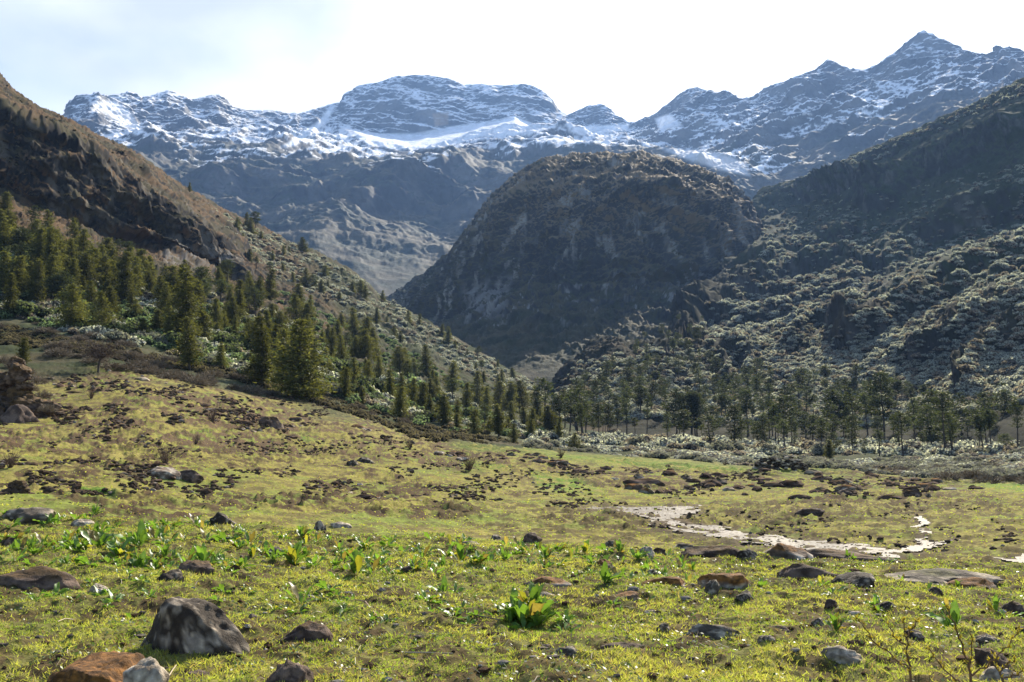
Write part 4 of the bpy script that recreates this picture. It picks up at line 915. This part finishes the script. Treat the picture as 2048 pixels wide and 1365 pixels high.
for sp in spots:
    _, p, s, kd, lab, grp, fl = sp
    if ind[kd] < (230 if kd == 'p' else 70):
        ind[kd] += 1; ms = SHRUBS if kd == 'p' else GSHRUBS
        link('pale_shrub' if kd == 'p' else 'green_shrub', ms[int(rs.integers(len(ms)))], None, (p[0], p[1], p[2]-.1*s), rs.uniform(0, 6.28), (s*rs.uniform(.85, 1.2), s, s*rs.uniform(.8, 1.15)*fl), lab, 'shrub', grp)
    else: rest.append(sp)
tk = Buf()
lowV = []
for b in LOW: lowV.append((np.concatenate(b.V), np.concatenate(b.F), np.concatenate(b.C)))
for _, p, s, kd, lab, grp, fl in rest:
    V, Fc, Cc = lowV[int(rs.integers(5))]; a = rs.uniform(0, 6.28); c, sn_ = math.cos(a), math.sin(a)
    v = (V*np.array([s, s, s*rs.uniform(.75, 1.1)*fl]))@np.array([[c, sn_, 0], [-sn_, c, 0], [0, 0, 1]])
    tone = rs.random()
    m = np.array([.36, .48, .25])*rs.uniform(.8, 1.3) if kd == 'g' else np.array([.27, .225, .15])*rs.uniform(.7, 1.5) if kd == 'b' else (np.array([1., 1., 1.])*rs.uniform(.8, 1.2) if tone < .72 else np.array([.72, .60, .54])*rs.uniform(.7, 1.1))
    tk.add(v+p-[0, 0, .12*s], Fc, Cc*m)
link('shrub_thicket', tk.mesh('shrub_thicket', M_shrub), kind='stuff')

# heath brush, brown and leafless
rs = np.random.default_rng(41)
for pg, n, s0, s1, lab, grp in [
  ([(0,600),(60,640),(250,690),(420,745),(560,775),(540,800),(380,770),(250,745),(120,720),(60,700),(0,660)], 74, 2.2, 4.2, 'brown leafless brush bush at the top of the left meadow', 'brown brush above the left meadow'),
  ([(640,760),(760,790),(820,840),(800,862),(700,820),(650,800)], 22, 2.0, 3.4, 'reddish brown brush bush below the green slope at the meadow crest', 'brown brush at the meadow crest'),
  ([(1700,938),(1850,945),(2100,925),(2100,970),(1850,962)], 44, 1.8, 3.2, 'low pinkish brown brush bush at the right end of the scrub belt', 'brown brush of the scrub belt')]:
    for x, y in rand_in(pg, n, rs):
        p = pick(x, y)
        if p is None: continue
        s = rs.uniform(s0, s1); link('brown_brush', BRUSH[int(rs.integers(4))], None, (p[0], p[1], p[2]-.05), rs.uniform(0, 6), (s*1.2, s*1.2, s*rs.uniform(.5, .9)), lab, 'brush', grp)
for x, y, s in [(50,742,2.6),(74,760,2.4),(85,790,2.2),(30,728,2.8),(95,815,1.8),(8,720,2.6),(60,775,2.)]:
    p = pick(x, y+30); r = math.hypot(p[0], p[1]); z = EYE+r*float(ray(x, y+8)[1]); link('brown_brush', BRUSH[int(rs.integers(4))], None, (p[0], p[1], min(z, p[2]+3)), rs.uniform(0, 6), (s, s, s*.9), 'brown brush bush on the left rock outcrop', 'brush', 'brush on the left outcrop')
for i, (x, yb, hp, lab) in enumerate([(938,946,40,'lone bare brown bush in the middle meadow'), (330,936,44,'clump of bare upright stems beside the pale brown block'), (1122,918,24,'small bare bush on the meadow edge above the rubble line'),
    (425,845,40,'bare brown bush in front of the dark heap boulder'), (820,902,26,'small bare bush near the single black boulder'), (392,885,20,'thin bare twigs in the left meadow above the heap'), (480,865,22,'thin bare bush right of the heap boulder'),
    (182,800,26,'small bare bush under the left brown brush'), (1450,930,18,'dry tuft of stems by the valley scrub'), (820,850,34,'upright dark bare bush on the meadow crest'), (20,940,36,'bare bush at the left edge of the meadow'), (975,940,16,'tiny bare bush right of the lone brown bush')]):
    p = pick(x, yb); s = hp*math.hypot(p[0], p[1])/F
    link('bare_bush', BARES[i % 4], None, tuple(p), i, s, lab, 'bush')
# small bare tree on the left slope
tb = Buf(); rs = np.random.default_rng(43); p = pick(196, 742); s = 74*math.hypot(p[0], p[1])/F
tube(tb, np.array([[0, 0, -.05], [.02, 0, .25], [.06, 0, .42]])*s, np.array([.03, .024, .018])*s, 6, np.array([.06, .045, .035]))
e = link('bare_tree', None, None, tuple(p), 0, None, 'small brown leafless tree with spreading crown above the left meadow', 'tree')
link('trunk', tb.mesh('bare_trunk', M_bark), e)
cb = Buf()
for i in range(90):
    a = rs.uniform(0, 6.28); r_ = rs.uniform(.1, .62); q0 = np.array([.05, 0, .38]); q2 = np.array([math.cos(a)*r_, math.sin(a)*r_, rs.uniform(.5, .95)-.25*r_]); q1 = (q0+q2)/2+rs.normal(size=3)*.04
    tube(cb, np.array([q0, q1, q2])*s, np.array([.012, .007, .003])*s, 3, np.array([.12, .08, .055]))
    for j in range(6):
        dd = rs.normal(size=3)*.09; b0 = q1+(q2-q1)*rs.random(); tube(cb, np.array([b0, b0+dd])*s, np.array([.005, .002])*s, 3, np.array([.14, .095, .065]))
link('crown', cb.mesh('bare_crown', M_twig), e)

# ------------------------------------------------------------------ SETTING: marsh water lying between tussocks
rs = np.random.default_rng(51)
sel = (wm[:-1, :-1] > .3) & (fbm(Pg0, 1/.5, 4, .75, seed=113)[:-1, :-1] > -.62) & (dist[:-1, :-1] > 30) & (dist[:-1, :-1] < 100)
WZ = Pg0.copy(); WZ[..., 2] += mead*.35*fbm(Pg0, 1/9., 3, seed=69)+.085+.03*fbm(Pg0, 1/1.3, 2, seed=112)
gf = grid_faces(n_, m_).reshape(n_-1, m_-1, 4)[sel]
used_, inv = np.unique(gf, return_inverse=True)
mwat = bpy.data.materials.new('marsh_water'); mwat.use_nodes = True; t = mwat.node_tree; b = t.nodes['Principled BSDF']
b.inputs['Base Color'].default_value = (.27, .24, .205, 1); b.inputs['Roughness'].default_value = .55; b.inputs['IOR'].default_value = 1.33; b.inputs['Specular IOR Level'].default_value = .11
tcd = t.nodes.new("ShaderNodeTexCoord"); nn = t.nodes.new("ShaderNodeTexNoise"); nn.inputs['Scale'].default_value = 4; nn.inputs['Detail'].default_value = 5
bp = t.nodes.new("ShaderNodeBump"); bp.inputs['Distance'].default_value = .09; t.links.new(tcd.outputs['Object'], nn.inputs['Vector']); t.links.new(nn.outputs['Fac'], bp.inputs['Height']); t.links.new(bp.outputs[0], b.inputs['Normal'])
cw = t.nodes.new("ShaderNodeValToRGB"); n5 = t.nodes.new("ShaderNodeTexNoise"); n5.inputs['Scale'].default_value = 1.6; n5.inputs['Detail'].default_value = 7; n5.inputs['Roughness'].default_value = .7
t.links.new(tcd.outputs['Object'], n5.inputs['Vector']); t.links.new(n5.outputs['Fac'], cw.inputs[0]); t.links.new(cw.outputs[0], b.inputs['Base Color'])
cw.color_ramp.elements[0].position = .38; cw.color_ramp.elements[0].color = (.11, .085, .055, 1); cw.color_ramp.elements[1].position = .58; cw.color_ramp.elements[1].color = (.15, .13, .105, 1)
link('water', make_mesh('water', WZ.reshape(-1, 3)[used_], inv.reshape(-1, 4), True, None, mwat), kind='structure')

# ------------------------------------------------------------------ THINGS: broad leaved dock plants
def dock_mesh(seed, n=12, up=.6, yel=.0):
    rs = np.random.default_rng(seed); b = Buf()
    for i in range(n):
        a = rs.uniform(0, 6.28); L = rs.uniform(.55, 1.)*(1 if i < n*.7 else .6); W = L*rs.uniform(.24, .36); el = np.clip(rs.normal(up, .3), .05, 1.45)
        t = np.linspace(0, 1, 8); bend = rs.uniform(.1, .9)
        ang = el-bend*t*t; ds = L/7
        hz = np.concatenate([[0], np.cumsum(np.cos(ang[:-1]))*ds]); z = np.concatenate([[0], np.cumsum(np.sin(ang[:-1]))*ds])
        wv_ = W*.5*np.clip(np.sin(np.pi*np.clip((t-.18)/.82, 0, 1)**.75), .0, 1); wv_ = np.maximum(wv_, .012*(1-t))
        c, s_ = math.cos(a), math.sin(a); base = np.array([rs.normal()*.05, rs.normal()*.05, 0]); ruf = .05*L*np.sin(t*14+rs.uniform(0, 6))
        mid = np.stack([hz*c, hz*s_, z], -1)+base; side = np.array([-s_, c, 0]); tw = rs.normal()*.35
        sd = side*math.cos(tw)+np.array([0, 0, 1])*math.sin(tw)
        fold = np.array([0, 0, 1])*wv_[:, None]*.45
        Lf = mid-sd*wv_[:, None]+fold+np.array([0, 0, 1])*ruf[:, None]*(wv_[:, None] > .03); Rt = mid+sd*wv_[:, None]+fold-np.array([0, 0, 1])*ruf[:, None]*(wv_[:, None] > .03)
        V = np.stack([Lf, mid, Rt], 1).reshape(-1, 3); j = np.arange(7)[:, None]*3
        f = np.concatenate([j+[0, 1, 4], j+[0, 4, 3], j+[1, 2, 5], j+[1, 5, 4]])
        base_c = np.array([.12, .21, .04]) if rs.random() > yel else (np.array([.28, .27, .04]) if rs.random() < .75 else np.array([.22, .17, .06]))
        cc = base_c*rs.uniform(.75, 1.25); cc = np.repeat(cc[None], 24, 0); cc[1::3] *= 1.25
        cc = mixc(cc, np.array([.2, .17, .06]), np.repeat(sst(.85, 1, t)*rs.random(), 3)*.6); cc[:3] = (.16, .09, .06)
        b.add(V, f, cc)
    return b.mesh('dock_leaves', M_dock, True)
DOCK = [dock_mesh(600+i, int(n), up, y) for i, (n, up, y) in enumerate([(14, .9, .05), (11, .7, .1), (9, .5, .05), (16, 1.0, .1), (8, .35, .2), (12, 1.1, .25), (7, .8, .1), (10, .25, .1), (9, .6, .3), (6, .9, .15), (12, .4, .1), (5, .7, .4)])]
rs = np.random.default_rng(61)
DK = [(1050,1238,66,3,'tallest leaf plant in the middle of the largest dense dock clump'),(1075,1245,50,3,'green leaf clump joined to the right side of the largest clump'),(1020,1240,46,0,'green leaf clump joined to the left side of the largest clump'),(1036,1228,58,3,'upright leaf plant at the back left inside the largest clump'),(1066,1228,60,5,'tall bright leaf plant at the back right inside the largest clump'),(1092,1236,46,0,'green leaf plant ending the largest clump on its right'),(1048,1250,40,8,'low leaf plant at the front foot of the largest clump'),(886,1188,34,0,'upright green leaf plant left of the largest clump'),(855,1216,30,1,'dark green leaf plant in the turf left of the largest clump'),
 (905,1240,36,4,'sprawling pale leaf plant with brown stems left of the largest clump'),(712,1156,44,5,'yellow green tall leaf clump left of centre'),(745,1152,36,6,'yellow green leaf plant right of the tall leaf clump'),(590,1140,44,5,'bright yellow green leaf tuft left of centre'),(625,1138,30,1,'dark green leaf plant right of the bright tuft'),
 (680,1166,28,2,'low green leaf plant below the tall leaf clump'),(1210,1180,40,0,'green leaf clump in front of the round rusty stone'),(1235,1165,34,6,'pale green leaf plant right of the round rusty stone'),(1905,1262,46,0,'green leaf clump standing alone at the right'),
 (1670,1280,34,5,'yellowing leaf plant at the right of the turf'),(280,1112,44,0,'bright leaf clump in the left leaf bed'),(200,1108,40,3,'tall leaf clump left in the leaf bed'),(235,1118,36,1,'leaf plant between two tall clumps of the left bed'),(405,1145,40,5,'yellow green leaf tuft beside the brown mossy rock'),(372,1135,30,6,'thin leaf tuft left of the brown mossy rock'),
 (600,1215,44,6,'single tall yellow leaf shoot in open turf'),(670,1215,24,7,'dark flat leaf rosette right of the yellow shoot'),(710,1178,22,7,'pale leaf rosette in open turf left of centre'),(188,1036,24,0,'green leaf clump on the brow at the left'),(1090,1130,28,5,'yellow green leaf tuft on the knoll right of centre'),(920,1130,38,5,'bright leaf tuft near the rounded grey stone'),
 (1440,1160,24,2,'leaf plant above the orange brown mossy stone'),(1525,1180,30,4,'pale leaf plant right of the dark rounded stone'),(1700,1130,22,0,'yellow green leaf plant on the thin dark ledge'),(1770,1140,24,4,'yellow leaf plant on the wide flat slab edge'),(1720,1170,26,7,'whitish leaf rosette in front of the dark stone step')]
pos = []
for i, (x, yb, hp, mi, lab) in enumerate(DK):
    p = pick(x, yb-3); s = hp*math.hypot(p[0], p[1])/F*(1.3 if 'largest clump' in lab else 1.35)
    link('dock_plant', DOCK[mi], None, (p[0], p[1], p[2]-.01), rs.uniform(0, 6.28), s, lab, 'plant'); pos.append((x, yb))
for pg, n, s0, s1, lab, grp in [
  ([(0,1032),(120,1030),(260,1044),(480,1058),(540,1110),(480,1150),(0,1135)], 125, .13, .27, 'green dock plant of the dense leaf bed on the left knoll', 'dock plants of the left leaf bed'),
  ([(500,1062),(700,1080),(980,1092),(1000,1150),(700,1150),(500,1130)], 84, .13, .25, 'green dock plant of the leaf bed left of centre', 'dock plants of the middle leaf bed'),
  ([(1000,1092),(1380,1112),(1400,1170),(1250,1170),(1000,1140)], 56, .12, .24, 'green dock plant right of centre on the knoll', 'dock plants of the right leaf bed'),
  ([(0,1120),(500,1150),(1000,1180),(1300,1200),(1250,1260),(600,1250),(0,1220)], 74, .10, .20, 'small leaf rosette in the open near turf', 'leaf rosettes of the near turf'),
  ([(1400,1140),(2048,1170),(2048,1280),(1500,1280)], 20, .10, .2, 'small leaf plant between the stones at the right', 'leaf plants of the right turf')]:
    for x, y in spaced(pg, n, rs, 10, 4, pos):
        p = pick(x, y)
        if p is None or math.hypot(p[0], p[1]) > 20: continue
        small = 'rosette' in lab
        link('dock_plant', DOCK[int(rs.choice([4, 7, 2] if small else [0, 1, 2, 2, 3, 4, 4, 5, 6, 7, 8, 9, 10, 11]))], None, (p[0], p[1], p[2]-.01), rs.uniform(0, 6.28), rs.uniform(s0, s1), lab, 'plant', grp)

# ------------------------------------------------------------------ STUFF: turf
rs = np.random.default_rng(71); gb = Buf()
def ground_at(x, y):
    a = np.arctan2(x, y); r = np.hypot(x, y); i = np.clip(np.searchsorted(AZG, a), 1, len(AZG)-1)
    rad = np.hypot(GP[..., 0], GP[..., 1]); z = np.empty(len(x)); order = np.argsort(i); ii = i[order]
    for k in np.unique(ii):
        m = order[np.searchsorted(ii, k):np.searchsorted(ii, k, 'right')]
        z[m] = .5*(np.interp(r[m], rad[k], GP[k, :, 2])+np.interp(r[m], rad[k-1], GP[k-1, :, 2]))
    return z
def blades(n, r0, r1, h0, h1, w0, pw=1., a0=-.56, a1=.56, mask=None, lift=0):
    a = rs.uniform(a0, a1, n); r = (rs.uniform(0, 1, n)*(r1**pw-r0**pw)+r0**pw)**(1/pw)
    x = r*np.sin(a); y = r*np.cos(a); P3 = np.stack([x, y, np.zeros(n)], -1)
    den = fbm(P3, 1/.55, 4, .65, seed=85)+.35*fbm(P3, 1/2.2, 2, seed=86)
    keep = rs.uniform(0, 1, n) > sst(-.05, .3, den)*.8
    if mask: keep &= mask(P3)
    x, y, r = x[keep], y[keep], r[keep]; P3 = P3[keep]; n = len(x); z = ground_at(x, y)-.004
    c = np.stack([x, y, z], -1); d = np.stack([rs.normal(size=n)*.75, rs.normal(size=n)*.75, rs.uniform(.35, 1.1, n)], -1)
    v = fbm(P3, 1/.9, 3, seed=121); dry = rs.random(n) < .16
    col = mixc(np.array([.235, .32, .06]), np.array([.36, .385, .095]), sst(-.3, .4, v)); col = np.where(dry[:, None], np.array([.32, .25, .12])*rs.uniform(.6, 1.2, (n, 1)), col)
    L_ = rs.uniform(h0, h1, n)*(1+.4*v); spikes(gb, c, d, L_, w0*(r/9)**.6, col, rs, .3)
blades(460000, 4.6, 20, .018, .052, .0088, .7)
blades(70000, 38, 125, .04, .09, .03, .6, -.56, .56)
link('grass', gb.mesh('grass', M_blade), kind='stuff')
# clover, tiny leaves, crumbs of earth and pebbles that nobody could count
lb = Buf(); n = 34000
a = rs.uniform(-.56, .56, n); r = (rs.uniform(0, 1, n)*(20**.7-4.6**.7)+4.6**.7)**(1/.7); x = r*np.sin(a); y = r*np.cos(a)
cl_ = fbm(np.stack([x, y, 0*x], -1), 1/.8, 3, seed=131); k_ = rs.random(n) < sst(-.2, .4, cl_); x, y, r = x[k_], y[k_], r[k_]; n = len(x)
z = ground_at(x, y)+rs.uniform(.004, .03, n); t_ = rs.random(n)[:, None]
col = np.where(t_ < .65, [.09, .15, .04], np.where(t_ < .85, [.2, .2, .13], [.13, .07, .03]))
quads(lb, np.stack([x, y, z], -1), np.array([0, -.2, 1])+rs.normal(size=(n, 3))*.5, rs.uniform(.015, .04, n), rs.uniform(.012, .026, n), col, rs, .3)
link('ground_leaves', lb.mesh('ground_leaves', M_dock), kind='stuff')
pb = Buf()
for _ in range(2200):
    a = rs.uniform(-.56, .56); r = (rs.random()*(20**.7-4.6**.7)+4.6**.7)**(1/.7); x, y = r*math.sin(a), r*math.cos(a)
    s = rs.uniform(.006, .03)*(1.8 if rs.random() < .06 else 1); v = V1*(1+rs.uniform(-.35, .35, (len(V1), 1)))*np.array([rs.uniform(.8, 1.6), 1, .6])*s
    c_ = (.09, .055, .035) if rs.random() < .6 else ((.3, .27, .24) if rs.random() < .5 else (.16, .13, .11)); pb.add(v+[x, y, gz(x, y)+s*.2], F1, np.array(c_)*rs.uniform(.7, 1.3))
link('pebbles', pb.mesh('pebbles', M_srock), kind='stuff')
# dead straws
M_straw = tint_mat('dry_straw', .6, .2, 5, 0)
def stalk(pts, rad, lab, name='fallen_stem', col=(.42, .33, .2)):
    P = [pick(x, y)+[0, 0, .02+.012*(j % 2)] for j, (x, y) in enumerate(pts)]; b = Buf(); tube(b, np.array(P), rad, 5, np.array(col)); me = b.mesh('stem_shape', M_straw, True)
    o0 = np.mean(P, 0); me.transform(Matrix.Translation(-Vector(o0))); link(name, me, None, tuple(o0), 0, None, lab, 'stem')
stalk([(810,1324),(850,1328),(906,1334)], .006, 'pale straight fallen stem near the bottom centre')
stalk([(700,1208),(730,1222),(756,1244),(786,1248)], .005, 'bent pinkish dry stem in the turf left of centre', col=(.35, .22, .15))
stalk([(930,1228),(960,1238),(1000,1240)], .007, 'brown dry stem joining the sprawling plant to the largest clump', col=(.2, .14, .1))
stalk([(476,1152),(500,1146),(560,1148)], .005, 'long pale dry stem right of the brown mossy rock')
stalk([(115,1256),(130,1250),(146,1246)], .005, 'short pale dry stem in the left turf')
stalk([(335,1355),(345,1345),(352,1338)], .005, 'short pale straw below the large boulder')
sb = Buf()
for _ in range(900):
    a = rs.uniform(-.56, .56); r = (rs.random()*(20**.7-4.6**.7)+4.6**.7)**(1/.7); x, y = r*math.sin(a), r*math.cos(a); b_ = rs.uniform(0, 6.28); L_ = rs.uniform(.04, .16)
    tube(sb, np.array([[x, y, gz(x, y)+.02], [x+math.cos(b_)*L_/2, y+math.sin(b_)*L_/2, gz(x, y)+.035+rs.uniform(0, .02)], [x+math.cos(b_)*L_, y+math.sin(b_)*L_, gz(x, y)+.02]]), .0022, 3, np.array([.42, .33, .2])*rs.uniform(.6, 1.1))
link('straw_litter', sb.mesh('straw_litter', M_straw), kind='stuff')

# ------------------------------------------------------------------ THINGS: bare saplings at the lower right
def sapling(dist_, base, branches, lab, seed):
    rs = np.random.default_rng(seed); D = dist_
    def P3(x, y, dd=0):
        a, s = ray(x, y); r = D+dd; return np.array([r*math.sin(a), r*math.cos(a), EYE+r*s])
    b0 = P3(*base); b0[2] = gz(b0[0], b0[1])-.03
    e = link('sapling', None, None, tuple(b0), 0, None, lab, 'sapling')
    for k, pts in enumerate(branches):
        P = [P3(x, y, .12*math.sin(k*2.1+j*.8)*j/len(pts)) for j, (x, y) in enumerate(pts)]
        if k == 0: P = [b0]+P
        P = np.array(P)
        tq = np.linspace(0, len(P)-1, len(P)*4); Q = np.stack([np.interp(tq, range(len(P)), P[:, j]) for j in range(3)], -1); Q[1:-1] += rs.normal(size=Q[1:-1].shape)*.004
        b = Buf(); tube(b, Q-b0, np.linspace(.0075 if k == 0 else .0045, .002, len(Q)), 5, np.array([.16, .09, .045]))
        link('stem' if k == 0 else 'branch', b.mesh('branch_shape', M_bark, True), e)
        bb = Buf()
        for j in range(3, len(Q), 2):
            for _ in range(2):
                c = Q[j]-b0+rs.normal(size=3)*.004; d = unit(np.array([rs.normal(), rs.normal(), 1.2]))
                spikes(bb, np.repeat(c[None], 3, 0), d+rs.normal(size=(3, 3))*.3, .022, .011, np.array([.30, .24, .04]), rs, .2)
        if bb.V: link('bud', bb.mesh('bud_shape', M_dock), e)['kind'] = 'stuff'
sapling(5.0, (1826,1372), [[(1822,1345),(1815,1300),(1808,1262),(1808,1238)], [(1818,1338),(1790,1316),(1750,1286),(1726,1252),(1716,1238)], [(1812,1290),(1790,1276),(1776,1252)], [(1813,1275),(1828,1255),(1836,1243)]], 'bare yellow budded sapling forking left at the lower right', 1)
sapling(5.2, (1950,1380), [[(1942,1348),(1930,1310),(1916,1268),(1900,1226),(1893,1214)], [(1938,1340),(1944,1300),(1942,1262)], [(1944,1352),(1990,1316),(2020,1285),(2038,1258)], [(1930,1372),(1900,1350),(1874,1322),(1860,1300)]], 'bare taller sapling with red brown stem in the bottom right corner', 2)
sapling(5.6, (2010,1372), [[(2004,1352),(1990,1335),(1984,1310)], [(2000,1345),(2012,1330),(2030,1318)], [(2008,1356),(2040,1348),(2060,1330)]], 'low budded twig clump at the right of the taller sapling', 3)

# ------------------------------------------------------------------ labels: each tells which one, by look and by what it stands beside
LM = [('the ruined wall',1560,935),('the tallest pine',1770,888),('the largest bushy conifer',600,800),('the bare trunked conifer',523,776),('the tall pointed conifer',372,690),('the small leafless tree',196,742),
 ('the left outcrop',20,800),('the grey cliff foot',380,530),('the heap boulder',540,858),('the lone bare bush',938,946),('the largest boulder',373,1300),('the largest leaf clump',1050,1240),('the wide flat slab',1880,1172),
 ('the tent shaped rock',1578,1130),('the flat grey slab',50,1048),('the angular pale block',684,1060),('the rounded brow rock',443,1056),('the round rusty stone',1208,1146),('the broad rounded pine',1155,868),('the black footed pine',1890,912),
 ('the leaning trunked pine',1972,896),('the stubby conifer',1028,890),('the ochre topped boulder',720,862),('the far round mossy boulder',1710,985),('the pale brown block',322,958),('the rectangular dark boulder',728,924),('the slim dark trunked pine',1552,892),
 ('the mound before the dome',1240,704),('the saddle beside the dome',1520,390),('the right slope hollow',1650,700),('the right photo edge',2048,600),('the middle of the spur crest',640,500),('the dark knob on the spur',840,700),('the low end of the spur',1050,750),('the left photo edge',0,560),('the dark gully at the far right',1990,730)]
NOUN = {'conifers of the dense left wood':'conifer','conifers of the lower left slope':'slope conifer','conifers near the spur crest':'crest conifer','pines of the valley floor wood':'bare trunked pine','pines at the foot of the right slope':'pine amid shrubs','pines on the mound':'mound pine'}
ORD = ['nearest', 'second nearest', 'third nearest', 'fourth nearest', 'fifth nearest', 'sixth nearest', 'seventh nearest', 'eighth nearest', 'ninth nearest', 'tenth nearest', 'eleventh nearest', 'twelfth nearest']+[w_+' nearest' for w_ in 'thirteenth fourteenth fifteenth sixteenth seventeenth eighteenth nineteenth twentieth'.split()]
bpy.context.view_layer.update()
tall = {}
things = [ob for ob in S.objects if ob.parent is None and ob.get('group') and ob.get('label')]
for ob in things: tall.setdefault(ob['group'], []).append(ob.scale[2])
tall = {g: np.percentile(v, [33, 67]) for g, v in tall.items()}
cells = {}
for ob in things:
    u, v = project(np.array([ob.location[:]])); u, v = float(u[0]), float(v[0])
    nm, lx, ly = min(LM, key=lambda l: math.hypot((u-l[1])*.7, v-l[2]))
    dx, dy = u-lx, v-ly
    dr = ('right of' if dx > 0 else 'left of') if abs(dx) > 1.6*abs(dy) else (('behind' if v < 1010 else 'beyond') if dy < 0 else 'in front of')
    lo, hi = tall[ob['group']]; sz = 'small' if ob.scale[2] < lo else ('large' if ob.scale[2] > hi else 'middling')
    w_ = ob.scale[0]/ob.scale[2]; g = ob['group']
    base = NOUN.get(g)
    if base: base = sz+(' slim ' if w_ < 1.15 else ' broad ')+base
    else:
        kind_ = ob.name.split('.')[0].replace('_', ' ')
        if kind_ == 'dock plant': kind_ = 'leaf rosette' if 'rosette' in g else 'green dock plant'
        if kind_ == 'stone': kind_ = 'dark stone'
        if kind_ == 'brown brush': kind_ = 'brown brush bush'
        base = sz+' '+kind_
    cells.setdefault((base, dr, nm), []).append((math.hypot(dx, dy), ob))
for (base, dr, nm), lst in cells.items():
    lst.sort(key=lambda t: t[0])
    for i, (d, ob) in enumerate(lst):
        if len(lst) == 1: ob['label'] = f'{base} {dr} {nm}'
        elif i < 20: ob['label'] = f'{base} {dr} {nm}, {ORD[i]} one'
        else: ob['label'] = f'{base} {dr} {nm}, beyond the nearest twenty'
def haze():
    me = bpy.data.meshes.new('haze'); x0, x1, y0, y1, z0, z1 = -7000, 7000, -300, 6900, -150, 2500
    v = [(x, y, z) for x in (x0, x1) for y in (y0, y1) for z in (z0, z1)]
    me.from_pydata(v, [], [(0,1,3,2),(4,6,7,5),(0,4,5,1),(2,3,7,6),(0,2,6,4),(1,5,7,3)])
    m = bpy.data.materials.new('haze_air'); m.use_nodes = True; t = m.node_tree; t.nodes.clear()
    o = t.nodes.new("ShaderNodeOutputMaterial"); pv = t.nodes.new("ShaderNodeVolumePrincipled")
    pv.inputs['Color'].default_value = (.30, .52, 1, 1); pv.inputs['Density'].default_value = 4.3e-5; pv.inputs['Anisotropy'].default_value = .3
    t.links.new(pv.outputs[0], o.inputs['Volume']); me.materials.append(m)
    link('haze', me, kind='stuff')
haze()
